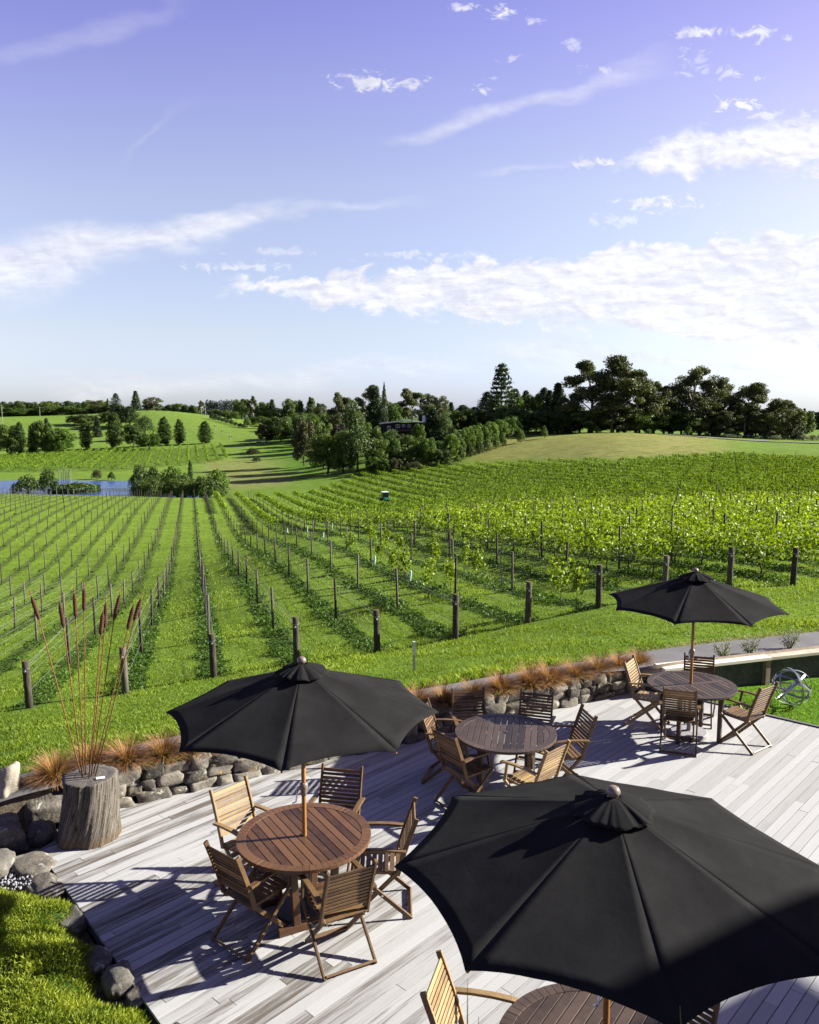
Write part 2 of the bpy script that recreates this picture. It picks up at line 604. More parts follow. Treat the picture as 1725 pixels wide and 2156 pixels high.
L = {}
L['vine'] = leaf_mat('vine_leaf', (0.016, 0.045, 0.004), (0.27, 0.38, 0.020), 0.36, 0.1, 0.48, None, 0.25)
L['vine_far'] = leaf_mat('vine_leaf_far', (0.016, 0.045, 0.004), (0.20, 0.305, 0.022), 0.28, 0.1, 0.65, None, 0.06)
L['grass'] = leaf_mat('grass_blade', (0.060, 0.120, 0.008), (0.225, 0.315, 0.036), 0.38, 0.05)
L['weed'] = leaf_mat('weed_blade', (0.022, 0.060, 0.007), (0.085, 0.165, 0.02), 0.3, 0.05)
L['gum'] = leaf_mat('gum_leaf', (0.016, 0.029, 0.010), (0.155, 0.180, 0.050), 0.2, 0.25)
L['broad'] = leaf_mat('broadleaf_foliage', (0.018, 0.040, 0.008), (0.125, 0.195, 0.032), 0.25, 0.5)
L['bright'] = leaf_mat('bright_broadleaf_foliage', (0.025, 0.062, 0.006), (0.14, 0.24, 0.028), 0.32, 0.35)
L['poplar'] = leaf_mat('poplar_foliage', (0.022, 0.050, 0.010), (0.115, 0.18, 0.045), 0.3, 0.25)
L['conifer'] = leaf_mat('conifer_needles', (0.012, 0.026, 0.011), (0.078, 0.118, 0.040), 0.12, 0.35)
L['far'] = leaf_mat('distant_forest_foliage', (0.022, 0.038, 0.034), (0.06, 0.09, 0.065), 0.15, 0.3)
L['brown'] = leaf_mat('russet_foliage', (0.026, 0.032, 0.012), (0.105, 0.112, 0.036), 0.2, 0.3, 0.55, (1.0, 1.05, 0.5))
L['purple'] = leaf_mat('dark_purple_foliage', (0.028, 0.024, 0.018), (0.090, 0.070, 0.050), 0.12, 0.2, 0.55, (1, 1, 0.8))
L['silver'] = leaf_mat('silver_foliage', (0.095, 0.125, 0.072), (0.30, 0.35, 0.23), 0.25, 0.2)
L['juniper'] = leaf_mat('juniper_sprigs', (0.070, 0.125, 0.010), (0.32, 0.37, 0.035), 0.35, 0.05)


def tussock_mat():
    m, t, out = mat_new('rust_tussock_blades')
    f = attr(t, 'tint')
    n = oinfo(t)
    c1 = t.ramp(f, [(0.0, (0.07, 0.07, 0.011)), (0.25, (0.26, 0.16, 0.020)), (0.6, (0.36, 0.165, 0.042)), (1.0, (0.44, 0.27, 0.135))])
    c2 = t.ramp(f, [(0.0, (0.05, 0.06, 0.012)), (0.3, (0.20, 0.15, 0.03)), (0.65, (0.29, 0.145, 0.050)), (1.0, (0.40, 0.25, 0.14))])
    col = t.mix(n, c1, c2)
    p = pbsdf(t, None, col, 0.6, spec=0.2)
    tr = t.new('ShaderNodeBsdfTranslucent')
    t.l.new(col, tr.inputs[0])
    mx = t.new('ShaderNodeMixShader')
    mx.inputs[0].default_value = 0.3
    t.l.new(p.outputs[0], mx.inputs[1])
    t.l.new(tr.outputs[0], mx.inputs[2])
    t.l.new(mx.outputs[0], out.inputs[0])
    return m


M['tussock'] = tussock_mat()


def canopy_mat():
    m, t, out = mat_new('black_canvas')
    co = objco(t)
    weave = t.noise(co, 420, 2, 0.6)
    dust = t.noise(co, 3.5, 6, 0.65)
    soft = t.noise(t.vmath('MULTIPLY', co, (1, 1, 2)), 9.0, 4, 0.6, 0.8)
    col = t.ramp(t.math('ADD', t.math('MULTIPLY', weave, 0.5), t.math('MULTIPLY', dust, 0.5)), [(0.3, (0.0080, 0.0080, 0.0084)), (0.75, (0.0270, 0.0267, 0.0267))])
    h = t.math('ADD', t.math('MULTIPLY', weave, 0.1), t.math('MULTIPLY', soft, 1.0))
    pbsdf(t, out, col, 0.95, h, 0.10, 0.02, spec=0.04)
    return m


M['canvas'] = canopy_mat()


def deck_mat():
    m, t, out = mat_new('bleached_deck_boards')
    co = objco(t)
    a = R(47.0)
    al = t.vmath('DOT_PRODUCT', co, (math.cos(a), math.sin(a), 0))
    ac = t.vmath('DOT_PRODUCT', co, (-math.sin(a), math.cos(a), 0))
    tint = attr(t, 'tint')
    sh = t.math('MULTIPLY', tint, 37.0)
    grain = t.noise(t.comb(t.math('ADD', t.math('MULTIPLY', al, 0.9), sh), t.math('MULTIPLY', ac, 26.0), sh), 2.2, 8, 0.68, 0.5)
    streak = t.noise(t.comb(t.math('MULTIPLY', al, 0.55), t.math('MULTIPLY', ac, 7.5), sh), 1.7, 5, 0.6, 0.6)
    fine = t.noise(co, 55.0, 4, 0.65)
    spots = t.noise(co, 8.0, 6, 0.7)
    # boards nearest the stone wall and the left corner are the most weather-stained
    sx = t.new('ShaderNodeSeparateXYZ')
    t.l.new(co, sx.inputs[0])
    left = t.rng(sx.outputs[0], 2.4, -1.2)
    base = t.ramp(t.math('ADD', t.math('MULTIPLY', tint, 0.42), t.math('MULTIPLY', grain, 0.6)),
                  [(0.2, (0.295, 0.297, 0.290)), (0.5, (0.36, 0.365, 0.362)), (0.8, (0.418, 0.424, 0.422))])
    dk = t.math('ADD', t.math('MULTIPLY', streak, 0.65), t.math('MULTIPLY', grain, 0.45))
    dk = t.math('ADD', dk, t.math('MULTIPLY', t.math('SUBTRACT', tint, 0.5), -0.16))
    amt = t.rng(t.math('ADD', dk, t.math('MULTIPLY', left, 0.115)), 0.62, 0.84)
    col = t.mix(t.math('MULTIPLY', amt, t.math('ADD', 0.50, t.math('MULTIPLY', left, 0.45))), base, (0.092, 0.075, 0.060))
    col = t.mix(t.math('MULTIPLY', t.rng(spots, 0.62, 0.8), 0.25), col, (0.12, 0.105, 0.09))
    col = t.mix(t.math('MULTIPLY', t.rng(fine, 0.55, 0.75), 0.12), col, (0.25, 0.23, 0.21))
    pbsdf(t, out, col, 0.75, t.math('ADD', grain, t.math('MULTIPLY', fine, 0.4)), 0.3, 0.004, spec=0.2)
    return m


M['deck'] = deck_mat()


def post_mat():
    m, t, out = mat_new('weathered_post_timber')
    co = objco(t)
    g = t.noise(t.vmath('MULTIPLY', co, (9, 9, 1)), 6.0, 6, 0.7, 0.4)
    f = t.math('ADD', g, t.math('MULTIPLY', t.math('SUBTRACT', oinfo(t), 0.5), 0.3))
    col = t.ramp(f, [(0.3, (0.030, 0.026, 0.020)), (0.72, (0.155, 0.138, 0.112))])
    pbsdf(t, out, col, 0.92, g, 0.5, 0.01, spec=0.12)
    return m


M['post'] = post_mat()
M['moss_top'] = flat_mat('mossy_post_end', (0.10, 0.082, 0.022), 0.95, 0, 0.4, 30, 0.3)


def ground_mat():
    """one material for the whole terrain: 'zone' rgb is the ground cover's own colour, alpha says where vines are planted"""
    m, t, out = mat_new('pasture_and_vineyard_ground')
    co = objco(t)
    a = t.new('ShaderNodeAttribute', attribute_name='zone')
    zc, za = a.outputs['Color'], a.outputs['Alpha']
    n0 = t.noise(co, 0.05, 4, 0.6)
    n1 = t.noise(co, 0.45, 6, 0.65, 0.4)
    n2 = t.noise(co, 3.0, 6, 0.7)
    n3 = t.noise(t.vmath('MULTIPLY', co, (1, 1, 0.3)), 15.0, 4, 0.75)
    f = t.math('ADD', t.math('MULTIPLY', n1, 0.38), t.math('ADD', t.math('MULTIPLY', n2, 0.36), t.math('MULTIPLY', n3, 0.32)))
    k = t.rng(f, 0.36, 0.70, 0.45, 1.48, False)
    col = t.mix(1.0, zc, t.comb(k, k, k), 'MULTIPLY')
    col = t.mix(t.math('MULTIPLY', t.rng(n1, 0.5, 0.75), 0.32), col, (0.15, 0.19, 0.035))
    col = t.mix(t.math('MULTIPLY', t.rng(n0, 0.45, 0.7), 0.25), col, t.mix(1.0, zc, (1.35, 1.2, 0.9), 'MULTIPLY'))
    sz = t.new('ShaderNodeSeparateColor')
    t.l.new(zc, sz.inputs[0])
    hay = t.rng(sz.outputs[0], 0.155, 0.21)
    nh = t.noise(t.vmath('MULTIPLY', co, (0.35, 1.3, 1)), 0.55, 7, 0.72, 0.8)
    col = t.mix(t.math('MULTIPLY', t.math('MULTIPLY', t.rng(nh, 0.47, 0.62), hay), 0.75), col, (0.085, 0.125, 0.022))
    col = t.mix(t.math('MULTIPLY', t.math('MULTIPLY', t.rng(n2, 0.56, 0.70), hay), 0.6), col, (0.32, 0.29, 0.13))
    # planted strips under the trellis rows and wheel marks between them
    pp = t.vmath('DOT_PRODUCT', co, (0.966, 0.258, 0))
    pw = t.math('ADD', pp, t.math('MULTIPLY', t.math('SUBTRACT', n1, 0.5), 0.35))
    fr = t.math('FRACT', t.math('DIVIDE', t.math('ADD', t.math('SUBTRACT', pw, 0.33), 175.0 + 0.875), 1.75))
    dist = t.math('ABSOLUTE', t.math('SUBTRACT', fr, 0.5))
    strip = t.math('MULTIPLY', t.rng(dist, 0.22, 0.09), za)
    weed = t.mix(t.rng(n2, 0.42, 0.62), (0.036, 0.062, 0.012), (0.095, 0.105, 0.035))
    weed = t.mix(t.rng(n3, 0.52, 0.7), weed, (0.035, 0.085, 0.010))
    col = t.mix(t.math('MULTIPLY', strip, 0.72), col, weed)
    wheel = t.math('MULTIPLY', t.rng(t.math('ABSOLUTE', t.math('SUBTRACT', dist, 0.335)), 0.07, 0.02), za)
    col = t.mix(t.math('MULTIPLY', wheel, 0.28), col, (0.15, 0.20, 0.045))
    h = t.math('ADD', t.math('MULTIPLY', n3, 0.5), t.math('MULTIPLY', n2, 0.8))
    pbsdf(t, out, col, 0.95, h, 0.9, 0.10, spec=0.05)
    return m


M['ground'] = ground_mat()


def asphalt_mat():
    m, t, out = mat_new('worn_asphalt')
    co = objco(t)
    n = t.noise(co, 120, 3, 0.7)
    b = t.noise(co, 1.6, 5, 0.6)
    col = t.ramp(t.math('ADD', t.math('MULTIPLY', n, 0.4), t.math('MULTIPLY', b, 0.6)), [(0.3, (0.095, 0.095, 0.098)), (0.7, (0.185, 0.183, 0.184))])
    pbsdf(t, out, col, 0.9, n, 0.4, 0.004, spec=0.2)
    return m


M['asphalt'] = asphalt_mat()


def soil_mat():
    m, t, out = mat_new('planting_bed_soil')
    co = objco(t)
    n = t.noise(co, 9, 8, 0.75)
    b = t.noise(co, 60, 4, 0.7)
    col = t.ramp(t.math('ADD', t.math('MULTIPLY', n, 0.6), t.math('MULTIPLY', b, 0.4)), [(0.3, (0.05, 0.04, 0.028)), (0.7, (0.23, 0.195, 0.14))])
    pbsdf(t, out, col, 0.95, t.math('ADD', n, b), 0.8, 0.03, spec=0.1)
    return m


M['soil'] = soil_mat()


def water_mat():
    m, t, out = mat_new('pond_water')
    co = objco(t)
    n = t.noise(t.vmath('MULTIPLY', co, (1, 0.5, 1)), 2.6, 3, 0.5)
    p = pbsdf(t, out, (0.035, 0.08, 0.26), 0.16, n, 0.9, 0.16, spec=0.6)
    p.inputs['IOR'].default_value = 1.33
    return m


M['water'] = water_mat()

# ------------------------------------------------------------------ terrain
KNOTS = {
    -0.60: [(7.6, .38), (13.6, -1.2), (20, -2.2), (30, -3.8), (46, -6.2), (60, -6.9), (75, -6.6), (100, -7.1), (145, -9.6), (165, -12.8), (175, -13.3), (205, -13.3), (216, -12.75), (240, -12.5), (330, -12), (350, -10), (420, -3), (480, 2), (540, 0), (700, -6), (1500, -2), (6000, -12)],
    -0.50: [(8.6, .38), (15.4, -1.25), (21, -2.1), (30, -3.6), (46, -6), (60, -6.7), (75, -6.4), (100, -6.9), (145, -9.4), (165, -12.6), (175, -13.3), (205, -13.3), (216, -12.75), (240, -12.5), (330, -12), (350, -9.8), (420, -3), (480, 3.4), (540, 1), (700, -6), (1500, -2), (6000, -12)],
    -0.375: [(9.5, .38), (16, -1.22), (21.5, -1.95), (29, -3.1), (45, -5.7), (60, -6.5), (75, -6.9), (100, -7.2), (140, -9.3), (160, -12.6), (175, -13.4), (203, -13.4), (215, -12.8), (240, -12.4), (330, -11), (380, -7.5), (450, 0), (510, 5), (560, 3), (700, -6), (1500, -2), (6000, -12)],
    -0.31: [(10, .38), (16.4, -1.18), (22, -1.9), (28, -2.7), (44, -5.0), (60, -6.2), (75, -7.0), (100, -7.5), (138, -9.3), (158, -12.6), (172, -13.4), (202, -13.4), (213, -12.8), (240, -12.4), (340, -9.5), (380, -7), (460, 4), (520, 9.1), (570, 7), (700, -6), (1500, -2), (6000, -12)],
    -0.25: [(10.3, .38), (16.8, -1.12), (22.8, -1.8), (28, -2.35), (36, -3.3), (44, -4.4), (52, -5.2), (75, -7.1), (100, -7.7), (135, -9.2), (155, -12.4), (170, -13.3), (196, -13.3), (208, -12.8), (240, -12.4), (340, -8.8), (380, -6), (450, 2), (490, 4.6), (560, 2), (700, -6), (1500, -2), (6000, -12)],
    -0.19: [(10.8, .38), (17, -1.0), (22.9, -1.7), (28.5, -2.1), (36, -2.8), (46, -3.7), (60, -5.2), (75, -6.6), (100, -7.9), (135, -9.4), (155, -11.6), (175, -12.4), (215, -12.4), (250, -11.6), (340, -7.8), (400, -4.5), (480, .3), (560, -1), (700, -6), (1500, -2), (6000, -12)],
    -0.125: [(11.2, .38), (17.3, -.9), (23, -1.55), (29, -1.85), (36, -2.2), (48, -3.0), (60, -4.2), (75, -5.8), (100, -8), (130, -9.9), (170, -11.5), (200, -11.9), (240, -11.4), (310, -8.2), (400, -3.5), (500, -2), (700, -5), (1500, -2), (6000, -12)],
    -0.06: [(11.6, .38), (17.5, -.8), (23.6, -1.3), (29.6, -1.75), (36, -2.1), (45, -2.5), (60, -4.0), (75, -5.6), (100, -8), (126, -9.6), (160, -10.4), (200, -10.3), (225, -9.2), (260, -5), (300, -3.4), (400, -2.5), (700, -5), (1500, -2), (6000, -12)],
    0.0: [(11.9, .38), (17.6, -.7), (24, -1.15), (30.3, -1.55), (36, -2.0), (42.8, -2.2), (48.5, -2.6), (60, -3.8), (75, -5.4), (90, -7), (115, -8.7), (150, -9.6), (200, -9.4), (215, -8.4), (235, -5.5), (270, -1.8), (330, 0), (450, -2), (700, -4), (1500, -2), (6000, -12)],
    0.125: [(12.7, .38), (18.1, -.35), (24.5, -.8), (31, -1.1), (42, -1.8), (60, -3), (90, -5.5), (120, -7.4), (150, -7.8), (185, -7.3), (215, -3.6), (240, -2), (300, -1), (450, -2), (700, -4), (1500, -2), (6000, -12)],
    0.25: [(13.5, .38), (18.8, 0), (24, -.3), (31, -.8), (42, -1.6), (60, -2.9), (90, -4.9), (120, -5.9), (145, -5.7), (165, -5.0), (190, -2.1), (217, -.2), (240, -1), (280, -2), (450, -3), (700, -4), (1500, -2), (6000, -12)],
    0.375: [(14.3, .38), (19.4, .3), (24, .0), (31, -.5), (42, -1.3), (60, -2.5), (90, -4), (120, -4.6), (145, -4.5), (165, -4.0), (195, -2.9), (220, -2.3), (260, -2.5), (450, -3), (700, -4), (1500, -2), (6000, -12)],
    0.50: [(15, .38), (20, .25), (24, 0), (31, -.4), (42, -1.2), (60, -2.4), (90, -3.6), (120, -3.9), (160, -3.6), (200, -3.6), (230, -3.4), (300, -4), (450, -4), (700, -4), (1500, -2), (6000, -12)],
}
KU = sorted(KNOTS)
_YS = np.concatenate([np.linspace(5, 60, 221), np.geomspace(60.5, 8000, 420)])
_PROF = []
for ku in KU:
    a = np.array(KNOTS[ku])
    acc = 0
    for s_, w_ in ((0.93, .18), (0.965, .2), (1.0, .24), (1.035, .2), (1.07, .18)):
        acc = acc + w_ * np.interp(_YS * s_, a[:, 0], a[:, 1])
    _PROF.append(acc)
_PROF = np.array(_PROF)
_UU = np.linspace(-0.6, 0.5, 221)
_TAB = np.array([np.interp(_UU, KU, _PROF[:, j]) for j in range(len(_YS))]).T      # [u, y]
ker = np.exp(-0.5 * (np.arange(-14, 15) / 6.0) ** 2)
ker /= ker.sum()
_pad = np.pad(_TAB, ((14, 14), (0, 0)), mode='edge')
_TAB = sum(ker[i] * _pad[i:i + len(_UU)] for i in range(29))


def tz(x, y):
    """terrain height"""
    x = np.asarray(x, dtype=float)
    y = np.maximum(np.asarray(y, dtype=float), 5.0)
    u = np.clip(x / y, -0.6, 0.5)
    fu = (u + 0.6) / (1.1 / 220)
    iu = np.clip(fu.astype(int), 0, 219)
    fu = fu - iu
    iy = np.clip(np.searchsorted(_YS, y) - 1, 0, len(_YS) - 2)
    fy = np.clip((y - _YS[iy]) / (_YS[iy + 1] - _YS[iy]), 0, 1)
    z = ((_TAB[iu, iy] * (1 - fu) + _TAB[iu + 1, iy] * fu) * (1 - fy) + (_TAB[iu, iy + 1] * (1 - fu) + _TAB[iu + 1, iy + 1] * fu) * fy)
    und = 0.05 * np.sin(x * 0.55 + 1.3 * np.sin(y * 0.21)) * np.sin(y * 0.43 + 0.7) * np.clip((y - 16) / 10, 0, 1)
    return z + und


def tz1(x, y):
    return float(tz(np.array([x]), np.array([y]))[0])


def ground_at(px, py, up=0.0, y0=12.0, y1=900.0):
    """terrain point (raised by `up`) seen at a place measured on the photograph"""
    u, v = uv_of(px, py)
    ys = np.geomspace(y0, y1, 4000)
    dz = CAMZ + v * ys - (tz(u * ys, ys) + up)
    k = np.where(dz <= 0)[0]
    y = ys[k[0]] if len(k) else y1
    return u * y, y, tz1(u * y, y)


def wall_y(x):
    """back line of the stone wall / bench"""
    return np.where(x < 3.9, 10.80 + 0.561 * x, 12.99 + 0.33 * (x - 3.9)) + 0.12


def path_out(x):
    """outer edge of the asphalt path"""
    return np.interp(x, [-9, -4.8, -3.13, 1.02, 4.47, 7.72, 14], [6.7, 9.2, 10.15, 12.42, 14.0, 15.08, 16.9])


def rows_p(x, y):
    return 0.966 * x + 0.258 * y


HEAD_P = [-9, -6.6, -4.9, -3.1, -1.41, .33, 2.08, 3.83, 5.58, 7.33, 9.08, 10.83, 12.6, 14.3, 20, 60]
HEAD_Y = [13.6, 14.3, 14.8, 15.35, 16.05, 16.8, 17.2, 17.5, 17.8, 18.3, 18.7, 19.2, 19.6, 19.95, 21, 26]


def head_y(p):
    return np.interp(p, HEAD_P, HEAD_Y)


def row_far(u):
    return np.interp(u, [-.6, -.3, -.2, -.13, -.06, 0, .125, .25, .375, .5], [150, 142, 140, 150, 196, 198, 184, 160, 162, 168])


def build_terrain():
    nu, nv = 460, 470
    us = np.concatenate([np.linspace(-1.5, -0.62, 30, endpoint=False), np.linspace(-0.62, 0.62, nu), np.linspace(0.64, 1.6, 30)])
    nu = len(us)
    V = np.zeros((nu, nv, 3))
    ks = np.linspace(0, 1, nv)
    for i, u in enumerate(us):
        # intersection of the view column with the wall line
        y = 11.0
        for _ in range(30):
            y = 0.5 * y + 0.5 * float(wall_y(np.array(max(-14.0, min(u * y, 30.0)))))
        y = max(y, 4.0)
        ys = y * (6000 / y) ** (ks ** 1.12)
        V[i, :, 0] = u * ys
        V[i, :, 1] = ys
    X, Y = V[..., 0], V[..., 1]
    V[..., 2] = tz(X.ravel(), Y.ravel()).reshape(X.shape)
    U = X / Y
    # ground cover colours
    P = rows_p(X, Y)
    z = np.zeros((nu, nv, 4))
    z[..., :3] = (0.122, 0.200, 0.020)

    def blend(mask, c):
        mask = np.clip(mask, 0, 1)[..., None]
        z[..., :3] = z[..., :3] * (1 - mask) + np.array(c) * mask

    def st(a, lo, hi):
        q = np.clip((a - lo) / (hi - lo), 0, 1)
        return q * q * (3 - 2 * q)
    vine = st(Y, head_y(P) - 0.6, head_y(P) + 0.5) * (1 - st(Y, row_far(U) - 3, row_far(U) + 1))
    z[..., 3] = vine
    blend(st(Y, row_far(U), row_far(U) + 5) * 0.6, (0.11, 0.185, 0.03))
    blend(st(Y, 225, 260) * (1 - st(U, -.13, -.05)) * 0.8, (0.135, 0.215, 0.035))
    # cut hay on the mound and on the strip by the far block
    hay = st(Y, row_far(U) + 1, row_far(U) + 14) * st(U, .045, .10) * (1 - st(U, .33, .43)) * (1 - st(Y, 222, 245))
    blend(hay * 0.85, (0.235, 0.225, 0.075))
    hay2 = st(U, -.265, -.235) * (1 - st(U, -.165, -.13)) * st(Y, 175, 195) * (1 - st(Y, 255, 285))
    blend(hay2 * 0.75, (0.20, 0.205, 0.07))
    blend(st(Y, 210, 230) * (1 - st(Y, 340, 360)) * st(U, -.20, -.14) * (1 - st(U, -.075, -.05)) * 0.7, (0.075, 0.17, 0.016))
    # trampled margin beside the path
    mar = (1 - st(np.abs(Y - path_out(X) - 0.12), 0.05, 0.28)) * (Y < 40)
    blend(mar * 0.7, (0.21, 0.18, 0.09))
    bed = (1 - st(Y, path_out(X) - 1.1, path_out(X) - 0.9)) * (Y < 40)
    blend(bed, (0.13, 0.105, 0.07))
    blend(st(Y, 700, 1200) * 0.6, (0.06, 0.10, 0.05))
    idx = np.arange(nu * nv).reshape(nu, nv)
    F = np.stack([idx[:-1, :-1], idx[1:, :-1], idx[1:, 1:], idx[:-1, 1:]], -1).reshape(-1, 4)
    me = np_mesh('grassy_ground', V.reshape(-1, 3), F, M['ground'], smooth=True, vcol=z.reshape(-1, 4))
    struct(link('grassy_ground', me))


build_terrain()

# ------------------------------------------------------------------ deck, path, beds
DECK = [(-3.84, 8.00), (-3.47, 8.86), (3.62, 12.84), (4.55, 12.42), (9.3, 8.35), (10.5, 5.5), (2.2, 1.2), (-0.35, 3.75)]


def clip_poly(poly, a, b, c):
    """keep a*x+b*y <= c"""
    out = []
    for i in range(len(poly)):
        p, q = poly[i - 1], poly[i]
        dp, dq = a * p[0] + b * p[1] - c, a * q[0] + b * q[1] - c
        if (dp <= 0) != (dq <= 0):
            t = dp / (dp - dq)
            out.append((p[0] + (q[0] - p[0]) * t, p[1] + (q[1] - p[1]) * t))
        if dq <= 0:
            out.append(q)
    return out


def build_deck():
    a = R(47.0)
    d = (math.cos(a), math.sin(a))
    n = (-math.sin(a), math.cos(a))
    rr = random.Random(3)
    mb = MB()
    poly0 = DECK[::-1] if sum(DECK[i - 1][0] * DECK[i][1] - DECK[i][0] * DECK[i - 1][1] for i in range(len(DECK))) < 0 else DECK
    w, gap = 0.097, 0.0075
    c = -9.0
    while c < 12.0:
        strip = clip_poly(clip_poly(poly0, n[0], n[1], c + w), -n[0], -n[1], -c)
        if len(strip) >= 3:
            s = -8 + rr.random() * 3.2
            while s < 16:
                ln = rr.uniform(1.6, 4.2)
                seg = clip_poly(clip_poly(strip, d[0], d[1], s + ln), -d[0], -d[1], -s)
                if len(seg) >= 3:
                    mb.prism(seg, -0.028, rr.uniform(-0.0015, 0.0015), rr.random())
                s += ln + 0.005
        c += w + gap
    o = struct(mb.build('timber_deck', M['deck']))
    # dark joists and ground below the gaps
    b = MB()
    b.prism(poly0, -0.10, -0.06)
    struct(b.build('deck_underside', M['concrete_dark']))
    # nail heads are part of the boards' look: tiny dark dots along two joist lines
    return o


build_deck()


def strip_mesh(name, inner, outer, xs, z_of, mat):
    V, F = [], []
    for x in xs:
        yi, yo = inner(x), outer(x)
        for k in range(5):
            y = yi + (yo - yi) * k / 4
            V.append((x, y, z_of(x, y)))
    for i in range(len(xs) - 1):
        for k in range(4):
            a = i * 5 + k
            F.append((a, a + 5, a + 6, a + 1))
    return link(name, np_mesh(name, V, F, mat, smooth=True))


def path_edge(x):
    return float(path_out(x)) - 0.03 + 0.05 * noise.noise((x * 1.7, 3.1, 0)) + 0.025 * noise.noise((x * 6.0, 1.1, 0))


struct(strip_mesh('asphalt_path', lambda x: float(path_out(x)) - float(np.interp(x, [-3.9, -3.1, 2.6, 4.2], [1.06, 0.64, 0.64, 1.02])), path_edge, np.linspace(-10, 16, 200),
                  lambda x, y: tz1(x, y) + 0.03, M['asphalt']))
# level lawn inside the bench
lw = MB()
LAWN = [(4.62, 12.42), (9.35, 8.42), (16, 12), (15.5, 16.7), (3.95, 12.95)]


def fill_sheet(name, poly, z, mat, step=0.12, wav=0.02, zone=None):
    bm = bmesh.new()
    bm.faces.new([bm.verts.new((p[0], p[1], z)) for p in poly])
    xs = [p[0] for p in poly]
    ys = [p[1] for p in poly]
    for ax, lo, hi in ((0, min(xs), max(xs)), (1, min(ys), max(ys))):
        q = lo + step
        while q < hi:
            co = Vector((q, 0, 0)) if ax == 0 else Vector((0, q, 0))
            no = Vector((1, 0, 0)) if ax == 0 else Vector((0, 1, 0))
            bmesh.ops.bisect_plane(bm, geom=bm.verts[:] + bm.edges[:] + bm.faces[:], plane_co=co, plane_no=no)
            q += step
    for v in bm.verts:
        v.co.z += wav * noise.noise((v.co.x * 1.2, v.co.y * 1.2, 0))
    me = bpy.data.meshes.new(name)
    bmesh.ops.recalc_face_normals(bm, faces=bm.faces)
    bm.to_mesh(me)
    bm.free()
    if me.polygons[0].normal.z < 0:
        me.flip_normals()
    me.materials.append(mat)
    if zone:
        at = me.attributes.new('zone', 'FLOAT_COLOR', 'POINT')
        at.data.foreach_set('color', np.tile(np.array(zone, dtype=np.float32), (len(me.vertices), 1)).ravel())
    return struct(link(name, me))


fill_sheet('deck_side_lawn', LAWN, -0.035, M['ground'], 0.3, 0.02, (0.078, 0.185, 0.012, 0))
fill_sheet('planting_bed', [(-14, 3), (-3.2, 1.0), (-0.3, 3.6), (-3.80, 7.96), (-3.46, 8.92), (-3.3, 9.0), (-14, 3.2)], -0.10, M['soil'], 0.4, 0.03)
ed = MB()
ed.bar((4.60, 12.44, -0.012), (9.35, 8.375, -0.012), 0.05, 0.06)
tag(ed.build('lawn_edging', M['strip']), 'dark grey edging strip between the deck boards and the small lawn', 'edging')


# ------------------------------------------------------------------ rocks
def rock_geo(size, seed, pw=0.62, rough=0.16, sub=3):
    bm = bmesh.new()
    bmesh.ops.create_icosphere(bm, subdivisions=sub, radius=1.0)
    vs = []
    for v in bm.verts:
        p = v.co.normalized()
        q = Vector([math.copysign(abs(c) ** pw, c) for c in p])
        s = 1 + rough * noise.noise(p * 1.3 + Vector((seed * 3.7, seed, 0))) * 1.6 + rough * 0.6 * noise.noise(p * 3.2 + Vector((seed, 0, seed)))
        q = q * s
        vs.append(Vector((q.x * size[0] / 2, q.y * size[1] / 2, q.z * size[2] / 2)))
    fs = [tuple(v.index for v in f.verts) for f in bm.faces]
    bm.free()
    return vs, fs


def rock_into(mb, c, size, rz, seed, tint=0.5, pw=0.62, tilt=0.0, rough=0.16, sub=3):
    vs, fs = rock_geo(size, seed, pw, rough, sub)
    m = Matrix.Rotation(rz, 3, 'Z') @ Matrix.Rotation(tilt, 3, 'X')
    mb.add([m @ v + Vector(c) for v in vs], fs, tint)


def build_wall():
    mb = MB()
    rr = random.Random(11)
    ang = math.atan2(0.561, 1)
    dx, dy = math.cos(ang), math.sin(ang)
    nx, ny = -dy, dx
    p0 = Vector((-3.75, 8.70, 0))
    total = 8.75
    for course, (z0, hgt, back) in enumerate([(-0.05, 0.15, 0.10), (0.085, 0.15, 0.13), (0.205, 0.15, 0.17), (0.26, 0.11, 0.36)]):
        s = rr.uniform(-0.1, 0.1)
        while s < total:
            ln = rr.uniform(0.15, 0.42) if course < 3 else rr.uniform(0.16, 0.36)
            h = hgt * rr.uniform(0.85, 1.2)
            if course == 3 and rr.random() < 0.35:
                s += ln
                continue
            c = p0 + Vector((dx, dy, 0)) * (s + ln / 2) + Vector((nx, ny, 0)) * (back + rr.uniform(-0.02, 0.03))
            rock_into(mb, (c.x, c.y, z0 + h / 2), (ln * 1.04, 0.27, h * 1.10), ang + rr.uniform(-0.08, 0.08), rr.random() * 50, rr.random(), rr.uniform(0.36, 0.55), rr.uniform(-0.14, 0.14), 0.2)
            s += ln
    o = mb.build('stone_wall', M['rock'], smooth=True)
    tag(o, 'low dry stone wall of rough lichened basalt along the far edge of the deck', 'stone wall')
    # earth backing behind the stones
    bk = MB()
    q = [p0 + Vector((dx, dy, 0)) * t + Vector((nx, ny, 0)) * k for t, k in ((-3.2, 0.06), (-0.5, 0.10), (0.2, 0.22), (total - 0.4, 0.22), (total - 0.4, 0.5), (-0.6, 0.62), (-3.2, 0.75))]
    bk.prism([(v.x, v.y) for v in q], -0.1, 0.33)
    struct(bk.build('wall_backfill', M['soil']))


build_wall()

